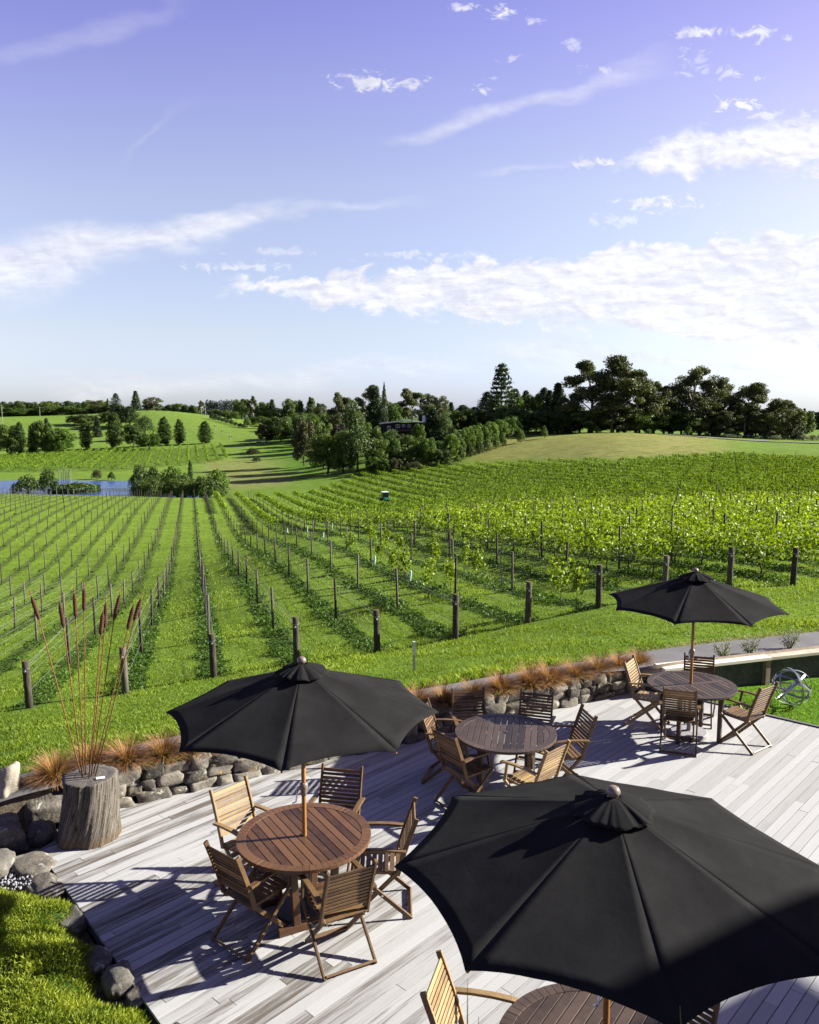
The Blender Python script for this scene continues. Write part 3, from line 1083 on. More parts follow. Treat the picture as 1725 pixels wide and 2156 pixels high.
BOULDERS = [
    ((-4.56, 8.66, 0.26), (0.40, 0.44, 0.80), 0.3, 'rock_pale', 'tall pale upright boulder at the left edge beside the path', 0.75),
    ((-4.02, 8.78, 0.10), (0.62, 0.40, 0.36), 0.5, 'rock', 'dark shaded boulder at the wall end just left of the stump', 0.6),
    ((-3.98, 8.36, -0.02), (0.30, 0.26, 0.24), 0.1, 'rock', 'small shaded rock tucked against the foot of the stump', 0.7),
    ((-4.30, 8.10, 0.06), (0.52, 0.40, 0.40), 0.7, 'rock', 'dark angular boulder below the tall pale boulder', 0.6),
    ((-4.13, 7.70, 0.00), (0.36, 0.42, 0.26), 0.2, 'rock_grey', 'rounded light grey boulder beside the white gravel', 0.85),
    ((-3.78, 7.74, -0.06), (0.46, 0.46, 0.20), 0.9, 'rock', 'broad flat brown boulder at the left corner of the deck', 0.7),
    ((-3.50, 7.38, -0.06), (0.50, 0.26, 0.16), -0.8, 'rock', 'flat grey stone bordering the deck between gravel and juniper', 0.6),
    ((-3.03, 6.84, -0.04), (0.30, 0.24, 0.16), -0.8, 'rock_grey', 'small grey edge stone in the shade beside the deck boards', 0.6),
    ((-2.33, 6.06, -0.01), (0.27, 0.23, 0.17), -0.9, 'rock_grey', 'sunlit squarish edge stone between juniper and deck boards', 0.6),
    ((-2.12, 5.90, -0.05), (0.18, 0.16, 0.11), -0.5, 'rock', 'smallest edge stone nearest the camera beside the deck', 0.7),
    ((-2.62, 6.34, -0.05), (0.34, 0.22, 0.14), -0.9, 'rock', 'dark edge stone in the table shadow beside the juniper', 0.6),
    ((-1.70, 5.42, -0.05), (0.30, 0.22, 0.15), -0.9, 'rock_grey', 'edge stone half hidden under juniper at the bottom of the picture', 0.6),
]
for k, (c, s, rz, mt, lab, pw) in enumerate(BOULDERS):
    mb = MB()
    rock_into(mb, (0, 0, 0), s, 0, 23.9 + k * 1.7, 0.55, pw, 0.1, 0.26 if k == 0 else 0.17, 4)
    o = mb.build('boulder', M[mt], smooth=True)
    o.location = c
    o.rotation_euler = (0, 0, rz)
    tag(o, lab, 'boulder', 'boulders around the deck corner')

gv = MB()
rr = random.Random(5)
for k in range(150):
    a_, r_ = rr.uniform(0, 2 * PI), math.sqrt(rr.random())
    rock_into(gv, (-3.86 + 0.30 * r_ * math.cos(a_), 7.46 + 0.13 * r_ * math.sin(a_), -0.035 + 0.03 * rr.random()),
              [rr.uniform(0.014, 0.034) for _ in range(3)], rr.uniform(0, 3), k, rr.random(), 0.8, 0, 0.2, 1)
stuff(gv.build('gravel', M['gravel'], smooth=True), 'patch of white gravel between the boulders and the juniper', 'gravel')


# ------------------------------------------------------------------ folding armchairs
CH_W = 0.205


def build_chair(label, wood, loc, rz, group):
    t = thing('folding_armchair', label, 'chair', loc, rz, group)
    m = M[wood]
    rr = random.Random(len(label))
    seat = MB()
    n = 8
    y = -0.19
    for k in range(n):
        yy = -0.175 + k * 0.054
        zz = 0.425 + 0.012 * (k / (n - 1)) - 0.010 * math.sin(PI * k / (n - 1))
        seat.box((0, yy, zz), (0.37, 0.042, 0.016), 0, rr.random())
    for s in (-1, 1):
        seat.bar((s * 0.165, -0.20, 0.404), (s * 0.165, 0.215, 0.416), 0.02, 0.03, tint=0.4)
    seat.build('seat', m, t, bevel=0.003)
    back = MB()

    def by(z):
        return -0.185 - 0.155 * ((z - 0.45) / 0.47) ** 1.15 if z > 0.45 else -0.185
    for s in (-1, 1):
        zs = [0.40, 0.50, 0.60, 0.70, 0.80, 0.925]
        for a, b in zip(zs[:-1], zs[1:]):
            back.bar((s * CH_W, by(a) + (0.45 - a) * 0.3 * (a < 0.45), a), (s * CH_W, by(b), b + 0.004), 0.022, 0.040, (0, 1, 0.3), 0.5)
    ns = 11
    for k in range(ns):
        z = 0.515 + k * 0.036
        p = Vector((0, by(z), z))
        d = (by(z + 0.01) - by(z)) / 0.01
        ang = math.atan2(d, 1)
        mt = Matrix.Rotation(-ang, 3, 'X')
        hh = 0.027 if k < ns - 1 else 0.034
        back.box(p, (2 * CH_W - 0.02, 0.014, hh), 0, rr.random(), mt)
    back.build('backrest', m, t, bevel=0.003)
    for s in (-1, 1):
        arm = MB()
        pts = [(-0.245, 0.640), (-0.12, 0.655), (0.02, 0.660), (0.15, 0.655), (0.245, 0.640)]
        for a, b in zip(pts[:-1], pts[1:]):
            arm.bar((s * 0.238, a[0], a[1]), (s * 0.238, b[0] + 0.004, b[1]), 0.05, 0.021, tint=0.55)
        arm.bar((s * 0.232, 0.165, 0.648), (s * 0.222, 0.205, 0.42), 0.02, 0.034, (0, 1, 0), 0.4)
        arm.build('armrest', m, t, bevel=0.004)
        lg = MB()
        lg.bar((s * 0.183, -0.190, 0.435), (s * 0.183, 0.235, 0.0), 0.021, 0.038, (0, 0.7, 0.7), 0.45)
        lg.build('leg', m, t, bevel=0.003)
        lg = MB()
        lg.bar((s * 0.226, 0.215, 0.445), (s * 0.226, -0.295, 0.0), 0.021, 0.038, (0, -0.7, 0.7), 0.5)
        lg.build('leg', m, t, bevel=0.003)
    st = MB()
    st.bar((-0.215, -0.285, 0.022), (0.215, -0.285, 0.022), 0.020, 0.034, (0, -0.7, 0.7), 0.5)
    st.build('stretcher', m, t, bevel=0.003)
    st = MB()
    st.bar((-0.173, 0.200, 0.046), (0.173, 0.200, 0.046), 0.020, 0.034, (0, 0.7, 0.7), 0.5)
    st.build('stretcher', m, t, bevel=0.003)
    for s in (-1, 1):
        for q in ((0.234, -0.035, 0.228), (0.234, 0.20, 0.43)):
            bolts = MB()
            bolts.tube([(s * q[0], q[1], q[2]), (s * (q[0] + 0.008), q[1], q[2])], 0.010, 8)
            bolts.build('pivot_bolt', M['chrome'], t)
    return t


GCH = 'wooden folding armchairs around the deck tables'
# middle of the back's top edge, direction of that edge, table centre
CHAIRS = [
    ((-1.755, 7.575), 49, (-.95, 6.95), 'chair_pale', 'folding wooden armchair with sunlit pale back at far left of the reddish table'),
    ((-.685, 7.98), -11, (-.95, 6.95), 'chair', 'folding wooden armchair with shaded dark back behind the umbrella pole of the reddish table'),
    ((.055, 7.065), -89, (-.95, 6.95), 'chair', 'folding wooden armchair seen side-on at the right side of the reddish table'),
    ((-1.545, 6.355), -39, (-.95, 6.95), 'chair', 'dark folding armchair with its back to the camera, front left of the reddish table'),
    ((-.455, 6.095), 28, (-.95, 6.95), 'chair', 'olive-brown folding wooden armchair nearest the camera in front of the reddish table'),
    ((.76, 10.345), 7, (1.14, 9.33), 'chair', 'dark folding armchair against the tussocks at far left of the parasol-less table'),
    ((1.65, 10.24), -18, (1.14, 9.33), 'chair', 'dark folding armchair against the stone wall at far right of the parasol-less table'),
    ((2.17, 9.54), -79, (1.14, 9.33), 'chair', 'folding armchair with angled slatted back at the right of the parasol-less table'),
    ((1.60, 8.48), 45, (1.14, 9.33), 'chair_pale', 'golden sunlit folding armchair at front right of the parasol-less table'),
    ((.39, 8.845), -54, (1.14, 9.33), 'chair', 'brown folding armchair at front left of the parasol-less table'),
    ((.17, 9.76), 75, (1.14, 9.33), 'chair', 'folding armchair half hidden behind the edge of the left parasol'),
    ((3.21, 11.635), 57, (3.94, 11.06), 'chair_pale', 'folding armchair with sunlit pale back at far left of the lawn-side table'),
    ((4.32, 11.865), -18, (3.94, 11.06), 'chair', 'folding armchair standing in front of the pale timber bench'),
    ((3.535, 10.34), -20, (3.94, 11.06), 'chair', 'dark folding armchair with its back to us in front of the lawn-side table'),
    ((4.745, 10.465), 37, (3.94, 11.06), 'chair', 'folding armchair at the corner of the lawn, right of the lawn-side table'),
    ((.145, 4.875), -106, (1.11, 4.43), 'chair_pale', 'folding armchair with golden back left of the nearest table at the bottom edge'),
    ((1.86, 4.98), -48, (1.11, 4.43), 'chair', 'folding armchair mostly hidden beneath the nearest parasol'),
]
for (mx, my), ang, (tx, ty), wood, lab in CHAIRS:
    a = R(ang)
    nx, ny = -math.sin(a), math.cos(a)
    if nx * (tx - mx) + ny * (ty - my) < 0:
        nx, ny = -nx, -ny
    rz = math.atan2(-nx, ny)
    build_chair(lab, wood, (mx + nx * 0.335, my + ny * 0.335, 0.0), rz, GCH)


# ------------------------------------------------------------------ round tables
def build_table(label, c, wood, slat_ang, style, rad=0.60, hole=True, board=None):
    t = thing('round_table', label, 'table', (c[0], c[1], 0), 0, 'round slatted wooden tables on the deck')
    m = M[wood]
    rr = random.Random(int(c[0] * 100) + 5)
    top = MB()
    z0, z1 = 0.708, 0.74
    nseg, rin = 64, rad - 0.085
    for s in range(8):
        poly = []
        a0, a1 = 2 * PI * s / 8 + 0.2, 2 * PI * (s + 1) / 8 + 0.2 - 0.004
        for k in range(9):
            a = a0 + (a1 - a0) * k / 8
            poly.append((rad * math.cos(a), rad * math.sin(a)))
        inner = [(rin * math.cos(a0 + (a1 - a0) * k / 8), rin * math.sin(a0 + (a1 - a0) * k / 8)) for k in range(8, -1, -1)]
        tn = rr.uniform(0.4, 0.8)
        for k in range(8):
            top.prism([inner[8 - k], poly[k], poly[k + 1], inner[7 - k]][::1], z0, z1, tn)
    # slats clipped to the inner circle
    sw, g = 0.068, 0.006
    ca, sa = math.cos(slat_ang), math.sin(slat_ang)
    x = -rin
    circ = [(rin * 0.998 * math.cos(2 * PI * k / nseg), rin * 0.998 * math.sin(2 * PI * k / nseg)) for k in range(nseg)]
    while x < rin:
        poly = clip_poly(clip_poly(circ, 1, 0, min(x + sw, rin)), -1, 0, -x)
        parts = [poly]
        if board is not None:
            parts = [clip_poly(poly, 0, 1, -0.045), clip_poly(poly, 0, -1, -0.045)]
        for q in parts:
            if len(q) >= 3:
                q2 = [(px * ca - py * sa, px * sa + py * ca) for px, py in q]
                top.prism(q2, z0 + 0.004, z1 - 0.003, rr.random())
        x += sw + g
    if board is not None:
        q = [(-rin * .995, -0.04), (rin * .995, -0.04), (rin * .995, 0.04), (-rin * .995, 0.04)]
        top.prism([(px * ca - py * sa, px * sa + py * ca) for px, py in q], z0 + 0.003, z1 - 0.001, 0.75)
    top.build('tabletop', m, t, bevel=0.004)
    ap = MB()
    fr = 0.40
    legs = []
    if style == 'four':
        for k in range(4):
            a = PI / 4 + k * PI / 2 + slat_ang * 0.3
            p, q = (fr * math.cos(a), fr * math.sin(a)), (fr * math.cos(a + PI / 2), fr * math.sin(a + PI / 2))
            ap.bar((p[0], p[1], 0.668), (q[0], q[1], 0.668), 0.022, 0.075)
            legs.append((p[0] * 1.02, p[1] * 1.02, a))
        ap.build('apron', m, t)
        for lx, ly, a in legs:
            lg = MB()
            lg.box((lx, ly, 0.354), (0.052, 0.052, 0.706), a, 0.5)
            lg.build('leg', m, t, bevel=0.004)
    else:
        a = R(28)
        ux, uy = math.cos(a), math.sin(a)
        vx, vy = -uy, ux
        for s in (-1, 1):
            cx_, cy_ = vx * 0.24 * s, vy * 0.24 * s
            fb = MB()
            fb.bar((cx_ - ux * 0.34, cy_ - uy * 0.34, 0.035), (cx_ + ux * 0.34, cy_ + uy * 0.34, 0.035), 0.055, 0.07)
            fb.build('foot', m, t, bevel=0.006)
            ap.bar((cx_ - ux * 0.42, cy_ - uy * 0.42, 0.675), (cx_ + ux * 0.42, cy_ + uy * 0.42, 0.675), 0.05, 0.06)
            for q in (-1, 1):
                lg = MB()
                lg.bar((cx_ + ux * 0.17 * q, cy_ + uy * 0.17 * q, 0.07), (cx_ + ux * 0.20 * q, cy_ + uy * 0.20 * q, 0.65), 0.05, 0.065, (ux, uy, 0))
                lg.build('leg', m, t, bevel=0.005)
        ap.build('apron', m, t)
        sb = MB()
        for q in (-1, 1):
            sb.bar((ux * 0.18 * q - vx * 0.24, uy * 0.18 * q - vy * 0.24, 0.33), (ux * 0.18 * q + vx * 0.24, uy * 0.18 * q + vy * 0.24, 0.33), 0.035, 0.06)
        sb.build('stretcher', m, t)
    rg = MB()
    rg.tube([(0, 0, 0.7385), (0, 0, 0.7425)], 0.030, 20)
    rg.build('parasol_hole', M['black_base'], t)
    return t


build_table('reddish brown round slatted table under the left parasol', (-.945, 6.95), 'table_red', R(-58) - PI / 2, 'trestle')
build_table('dark round slatted table without a parasol, half in shade in the middle of the deck', (1.14, 9.33), 'table_grey', R(80) - PI / 2, 'four')
build_table('dark brown round table with a cross board under the far right parasol by the lawn', (3.94, 11.06), 'table_grey', R(16), 'four', board=True)
build_table('shaded round table under the nearest parasol at the bottom edge', (1.11, 4.43), 'table_grey', R(-35), 'four')


# ------------------------------------------------------------------ parasols
def build_parasol(label, c, rot, tilt=(0, 0), base='granite', Rr=1.20, seed=0):
    t = thing('parasol', label, 'parasol', (c[0], c[1], 0), 0, 'black canvas parasols through the deck tables')
    za, zt = 2.285, 1.885
    N, K, Sg = 8, 14, 12
    tx = Matrix.Rotation(tilt[0], 3, 'X') @ Matrix.Rotation(tilt[1], 3, 'Y')
    top = Vector((0, 0, 1.0))

    def tip(r, a):
        z = za - (za - zt) * (r / Rr) ** 1.06
        p = Vector((r * math.cos(a), r * math.sin(a), z))
        return tx @ (p - top) + top
    cv = MB()
    for k in range(N):
        a0, a1 = rot + 2 * PI * k / N, rot + 2 * PI * (k + 1) / N
        vs, fs = [], []
        for i in range(K + 1):
            for j in range(Sg + 1):
                s = j / Sg
                tt = i / K
                sc = 1 - 0.052 * (4 * s * (1 - s)) ** 0.85 * tt ** 2.2
                r = Rr * max(tt, 0.02) * sc
                p = tip(r, a0).lerp(tip(r, a1), s)
                e = 4 * s * (1 - s)
                p.z += -0.014 * e * math.sin(PI * tt) + 0.004 * noise.noise((p.x * 3 + seed, p.y * 3, k)) * e + 0.004 * noise.noise((p.x * 11 + seed, p.y * 3, k)) * tt * e
                vs.append(p)
        w = Sg + 1
        for i in range(K):
            for j in range(Sg):
                fs.append((i * w + j, (i + 1) * w + j, (i + 1) * w + j + 1, i * w + j + 1))
        cv.add(vs, fs, 0.5)
    co = cv.build('canopy', M['canvas'], t, smooth=True)
    sol = co.modifiers.new('cloth', 'SOLIDIFY')
    sol.thickness = 0.004
    # vent cap with gathered folds
    vs, fs = [], []
    n, K2 = 96, 8
    for i in range(K2 + 1):
        for j in range(n):
            a = 2 * PI * j / n
            tt = i / K2
            lobe = 0.5 + 0.5 * math.cos(8 * (a - rot))
            r = 0.035 + (0.205 - 0.018 * (1 - lobe)) * tt
            fold = noise.noise((math.cos(a) * 4 + seed, math.sin(a) * 4, 2.0)) * 0.024 + noise.noise((math.cos(a) * 9, math.sin(a) * 9 + seed, 7.0)) * 0.013
            z = 2.325 - 0.080 * tt ** 1.15 + fold * 1.5 * tt * (1 - 0.15 * tt)
            p = Vector((r * math.cos(a), r * math.sin(a), z))
            vs.append(tx @ (p - top) + top)
    for i in range(K2):
        for j in range(n):
            j2 = (j + 1) % n
            fs.append((i * n + j, (i + 1) * n + j, (i + 1) * n + j2, i * n + j2))
    vm = MB()
    vm.add(vs, fs)
    vo = vm.build('vent_cap', M['canvas'], t, smooth=True)
    sol = vo.modifiers.new('cloth', 'SOLIDIFY')
    sol.thickness = 0.004
    pm = MB()
    axis = tx @ Vector((0, 0, 1))

    def on(z):
        return tx @ (Vector((0, 0, z)) - top) + top
    pm.tube([(0, 0, 0.05), (0, 0, 0.7), on(1.0), on(2.33)], 0.020, 16)
    pm.build('pole', M['pole'], t, smooth=True)
    fn = MB()
    prof = [(0.001, 2.385), (0.018, 2.383), (0.032, 2.374), (0.040, 2.358), (0.041, 2.345), (0.034, 2.332), (0.022, 2.326), (0.02, 2.315)]
    fn.lathe(prof[::-1], 20)
    fn.v = [tuple(tx @ (Vector(p) - top) + top) for p in fn.v]
    fn.build('finial', M['finial'], t, smooth=True)
    for k in range(N):
        a = rot + 2 * PI * k / N
        rb = MB()
        p0, p1 = tip(0.04, a), tip(Rr - 0.01, a)
        rb.bar(p0 - Vector((0, 0, 0.028)), p1 - Vector((0, 0, 0.014)), 0.014, 0.022)
        ro = rb.build('rib', M['pole'], t)
        sb = MB()
        sb.bar(on(1.72) + Vector((0.03 * math.cos(a), 0.03 * math.sin(a), 0)), tip(Rr * 0.52, a) - Vector((0, 0, 0.04)), 0.012, 0.018)
        sb.build('strut', M['pole'], ro)
    hb = MB()
    hb.lathe([(0.03, 1.69), (0.042, 1.70), (0.042, 1.74), (0.03, 1.75)], 16)
    hb.build('hub', M['finial'], t, smooth=True)
    cr = MB()
    cr.lathe([(0.021, 1.115), (0.027, 1.12), (0.030, 1.16), (0.038, 1.185), (0.040, 1.205), (0.034, 1.228), (0.022, 1.24)], 16)
    co = cr.build('crank_housing', M['finial'], t, smooth=True)
    ch = MB()
    hd = Vector((math.cos(R(200)), math.sin(R(200)), 0))
    ch.tube([hd * 0.03 + Vector((0, 0, 1.195)), hd * 0.062 + Vector((0, 0, 1.195))], 0.012, 10)
    ch.tube([hd * 0.055 + Vector((0, 0, 1.20)), hd * 0.062 + Vector((0.004, -0.02, 1.14)), hd * 0.066 + Vector((0.0, -0.035, 1.085)), hd * 0.10 + Vector((0, -0.035, 1.075))], 0.007, 8)
    ch.build('crank_handle', M['chrome'], co, smooth=True)
    bs = MB()
    bs.lathe([(0.25, 0.004), (0.255, 0.012), (0.255, 0.045), (0.24, 0.058), (0.05, 0.064), (0.032, 0.07), (0.030, 0.30), (0.024, 0.302)], 40)
    bs.build('base', M[base], t, smooth=False)
    return t


build_parasol('open black canvas parasol over the reddish table at the left', (-.94, 6.93), R(0.0), base='black_base', seed=1)
build_parasol('smallest-looking black canvas parasol at the far right beside the lawn', (3.93, 11.07), R(15), tilt=(R(0.8), R(-0.4)), base='granite', seed=5)
build_parasol('largest black canvas parasol in the right foreground, crossed by a straight shadow edge', (1.16, 4.44), R(-1), base='granite', Rr=1.25, seed=9)


# ------------------------------------------------------------------ stump with rusted bulrushes
def build_stump():
    t = thing('stump_sculpture', 'grey weathered tree stump with rusted metal bulrushes standing at the deck corner', 'sculpture', (-3.40, 8.30, 0))
    n, K = 128, 40
    H_ = 0.675
    vs, fs, tn = [], [], []
    for i in range(K + 1):
        q = i / K
        z = -0.12 + (H_ + 0.12) * q
        for j in range(n):
            a = 2 * PI * j / n
            ca, sa = math.cos(a), math.sin(a)
            fl = max(0.0, 1 - q) ** 2.4
            r = 0.272 + 0.012 * (1 - q) + fl * (0.012 + 0.11 * max(0, -ca) + 0.045 * max(0, noise.noise((ca * 1.8, sa * 1.8, 3))))
            tw = a + 0.55 * (1 - q) ** 1.5
            r += 0.016 * noise.noise((math.cos(tw) * 2.2, math.sin(tw) * 2.2, z * 0.6))
            r += 0.014 * noise.noise((math.cos(tw) * 9, math.sin(tw) * 9, z * 1.0)) + 0.008 * noise.noise((math.cos(tw) * 22, math.sin(tw) * 22, z * 2.2))
            # hollow under the rim on the left
            da = abs((a - R(212) + PI) % (2 * PI) - PI)
            r -= 0.10 * math.exp(-(da / 0.17) ** 2) * math.exp(-((z - 0.53) / 0.085) ** 2)
            vs.append((r * ca, r * sa, z + (0.012 * noise.noise((ca * 1.2, sa * 1.2, 9)) if i == K else 0)))
    for i in range(K):
        for j in range(n):
            j2 = (j + 1) % n
            fs.append((i * n + j, i * n + j2, (i + 1) * n + j2, (i + 1) * n + j))
    mb = MB()
    mb.add(vs, fs, 0.5)
    # sawn top
    o = len(mb.v)
    base = K * n
    rings = 7
    top = []
    for k in range(1, rings + 1):
        q = 1 - k / rings
        for j in range(n):
            v = vs[base + j]
            top.append((v[0] * q, v[1] * q, H_ + 0.006 * noise.noise((v[0] * q * 9, v[1] * q * 9, 0))))
    mb.v.extend(top)
    for k in range(rings):
        for j in range(n):
            j2 = (j + 1) % n
            a_ = base + j if k == 0 else o + (k - 1) * n + j
            b_ = base + j2 if k == 0 else o + (k - 1) * n + j2
            mb.f.append((a_, b_, o + k * n + j2, o + k * n + j))
            mb.t.append(1.0)
    m, tt, out = mat_new('weathered_stump_wood')
    co = objco(tt)
    sp = tt.new('ShaderNodeSeparateXYZ')
    tt.l.new(co, sp.inputs[0])
    ang = tt.math('ARCTAN2', sp.outputs[1], sp.outputs[0])
    r_ = tt.vmath('LENGTH', tt.vmath('MULTIPLY', co, (1, 1, 0)))
    twz = tt.math('ADD', ang, tt.math('MULTIPLY', tt.math('POWER', tt.math('MAXIMUM', tt.math('SUBTRACT', 0.675, sp.outputs[2]), 0.0), 1.5), 1.0))
    wood = tt.noise(tt.comb(tt.math('MULTIPLY', tt.math('COSINE', twz), 7.0), tt.math('MULTIPLY', tt.math('SINE', twz), 7.0), tt.math('MULTIPLY', sp.outputs[2], 0.9)), 2.6, 8, 0.7, 0.35)
    crack = tt.noise(tt.comb(tt.math('MULTIPLY', tt.math('COSINE', twz), 9.0), tt.math('MULTIPLY', tt.math('SINE', twz), 9.0), tt.math('MULTIPLY', sp.outputs[2], 1.6)), 2.1, 4, 0.6, 1.1)
    fine = tt.noise(co, 45, 5, 0.7)
    col = tt.ramp(tt.math('ADD', tt.math('MULTIPLY', wood, 0.8), tt.math('MULTIPLY', fine, 0.25)), [(0.36, (0.016, 0.013, 0.010)), (0.5, (0.095, 0.083, 0.067)), (0.70, (0.25, 0.23, 0.195))])
    col = tt.mix(tt.rng(crack, 0.58, 0.65), col, (0.012, 0.010, 0.008))
    col = tt.mix(tt.math('MULTIPLY', tt.rng(sp.outputs[2], 0.16, -0.02), 0.6), col, (0.12, 0.075, 0.034))
    ring = tt.noise(tt.comb(tt.math('MULTIPLY', r_, 42.0), tt.math('MULTIPLY', ang, 0.35), 0.0), 1.2, 5, 0.6, 0.4)
    rad = tt.noise(tt.comb(tt.math('MULTIPLY', tt.math('COSINE', ang), 8.0), tt.math('MULTIPLY', tt.math('SINE', ang), 8.0), 0.0), 1.6, 4, 0.6)
    tcol = tt.ramp(tt.math('ADD', tt.math('MULTIPLY', ring, 0.6), tt.math('MULTIPLY', rad, 0.4)), [(0.3, (0.035, 0.031, 0.028)), (0.7, (0.19, 0.175, 0.155))])
    is_top = tt.rng(attr(tt, 'tint'), 0.7, 0.9)
    col = tt.mix(is_top, col, tcol)
    pbsdf(tt, out, col, 0.9, tt.math('ADD', wood, tt.math('MULTIPLY', crack, -0.6)), 0.7, 0.02, spec=0.15)
    mb.build('trunk', m, t, smooth=True)
    pl = MB()
    pl.box((0.155, -0.095, 0.688), (0.085, 0.055, 0.004), R(18))
    pl.build('white_card', M['white'], t)
    # rod base px, head from, head to, tip (on the photograph), Y offset
    k = 0.3401
    crp = lambda x, y: (x * k, (1500 + y / 2.029) * 0.69)
    RODS = [((170, 1625), (243, 795), (195, 650), (180, 600), 0.05), ((173, 1634), (395, 845), (370, 690), (365, 648), -0.05),
            ((177, 1626), (469, 785), (460, 630), (456, 588), 0.10), ((180, 1633), (520, 740), (522, 600), (523, 556), 0.02),
            ((186, 1636), (622, 890), (637, 750), (642, 715), -0.09), ((189, 1630), (650, 845), (655, 690), (656, 640), 0.06),
            ((191, 1638), (705, 795), (742, 640), (748, 596), -0.04), ((196, 1628), (790, 855), (826, 710), (833, 676), 0.03),
            ((200, 1632), (830, 800), (872, 665), (888, 622), -0.02)]
    for b, h0, h1, tp, dy in RODS:
        Yb = 8.30 + dy
        ub, vb = uv_of(*b)
        P0 = Vector((ub * Yb + 3.40, dy * 0.9, H_ - 0.01))
        pts = []
        for q in (h0, h1, tp):
            uu, vv = uv_of(*crp(*q))
            Y_ = 8.30 + dy * 2.2
            pts.append(Vector((uu * Y_ + 3.40, Y_ - 8.30, CAMZ + vv * Y_)))
        st = MB()
        mid = P0.lerp(pts[0], 0.5) + Vector((0.006, 0, 0))
        st.tube([P0, mid, pts[0], pts[1], pts[2]], [0.007, 0.006, 0.0055, 0.005, 0.003], 6)
        so_ = st.build('bulrush_stem', M['stem'], t, smooth=True)
        hd = MB()
        rp, rr_ = [], []
        for i in range(25):
            q = i / 24
            rp.append(pts[0].lerp(pts[1], q))
            env = min(1, q * 6, (1 - q) * 5) ** 0.5
            rr_.append(max(0.006, 0.0215 * env * (0.86 + 0.22 * (i % 2))))
        hd.tube(rp, rr_, 10)
        hd.build('seed_head', M['rust'], so_)
    return t


build_stump()

# ------------------------------------------------------------------ bench, log kerb, ball sculpture, stake
bt = thing('timber_bench', 'long pale timber-topped bench wall behind the lawn at the right', 'bench', (4.3, 12.70, 0))
A, B = Vector((4.30, 12.70, 0)), Vector((13.0, 15.50, 0))
d = (B - A).normalized()
nb = Vector((-d.y, d.x, 0))
mb = MB()
s = -0.25
rr = random.Random(2)
Ltot = (B - A).length
while s < Ltot:
    ln = 2.1
    e = min(s + ln, Ltot)
    for w0 in (0.0, 0.155):
        p, q = A + d * s + nb * (w0 + 0.075), A + d * (e - 0.006) + nb * (w0 + 0.075)
        mb.bar((p.x - 4.3, p.y - 12.70, 0.425), (q.x - 4.3, q.y - 12.70, 0.425), 0.148, 0.055, tint=rr.random())
    s += ln
mb.build('seat', M['cap'], bt, bevel=0.006)
mb = MB()
p, q = A + d * -0.1 + nb * 0.20, A + d * Ltot + nb * 0.20
mb.bar((p.x - 4.3, p.y - 12.70, 0.165), (q.x - 4.3, q.y - 12.70, 0.165), 0.14, 0.46)
mb.build('retaining_wall', M['concrete_dark'], bt)
for k in range(6):
    mb = MB()
    p = A + d * (0.25 + k * 1.55) + nb * 0.08
    mb.box((p.x - 4.3, p.y - 12.70, 0.16), (0.09, 0.09, 0.47), math.atan2(d.y, d.x))
    mb.build('leg', M['log'], bt)

mb = MB()
pts = []
for k in range(14):
    x = 3.55 + k * 0.75
    y = float(path_out(x)) - 1.02
    pts.append((x, y, 0.40))
mb.tube(pts, [0.075] * len(pts), 12)
tag(mb.build('log_kerb', M['log'], smooth=True), 'round weathered log kerb between the path and the pale bench', 'kerb')

bs = thing('band_sphere', 'openwork ball sculpture of curved galvanised bands standing on the small lawn', 'sculpture', (5.93, 12.30, 0.27))
for k, (ax, ay, az) in enumerate([(1, .15, .1), (.1, 1, .2), (.55, .45, .72), (-.62, .45, .62), (.15, -.72, .68), (.05, .1, 1)]):
    m3 = Vector((ax, ay, az)).to_track_quat('Z', 'Y').to_matrix()
    mb = MB()
    vs, fs = [], []
    n = 56
    rad = 0.298 - 0.003 * k
    for j in range(n):
        a = 2 * PI * j / n
        for (r_, z_) in ((rad, -0.015), (rad, 0.015), (rad - 0.0025, 0.015), (rad - 0.0025, -0.015)):
            vs.append(m3 @ Vector((r_ * math.cos(a), r_ * math.sin(a), z_)))
    for j in range(n):
        j2 = (j + 1) % n
        for q in range(4):
            q2 = (q + 1) % 4
            fs.append((j * 4 + q, j2 * 4 + q, j2 * 4 + q2, j * 4 + q2))
    mb.add(vs, fs)
    mb.build('band', M['galv'], bs)

gl = thing('garden_spotlight', 'small silver garden spotlight on the lawn at the left of the ball sculpture', 'light', (5.52, 12.18, -0.03))
mb = MB()
mb.tube([(0, 0, 0), (0, 0, 0.06)], 0.012, 8)
mb.build('stake', M['chrome'], gl)
mb = MB()
mb.tube([(0.03, 0.03, 0.055), (-0.02, -0.02, 0.085), (-0.05, -0.05, 0.10)], [0.025, 0.034, 0.036], 14)
mb.build('lamp_head', M['chrome'], gl, smooth=True)

gx, gy, gz = ground_at(872, 1412)
st = thing('survey_stake', 'short wooden stake with a white painted top in the lawn beside the path', 'stake', (gx, gy, gz))
mb = MB()
mb.box((0, 0, 0.13), (0.045, 0.03, 0.30))
mb.build('post', M['cap'], st)
mb = MB()
mb.box((0, 0, 0.40), (0.047, 0.032, 0.24))
mb.build('white_top', M['white'], st)

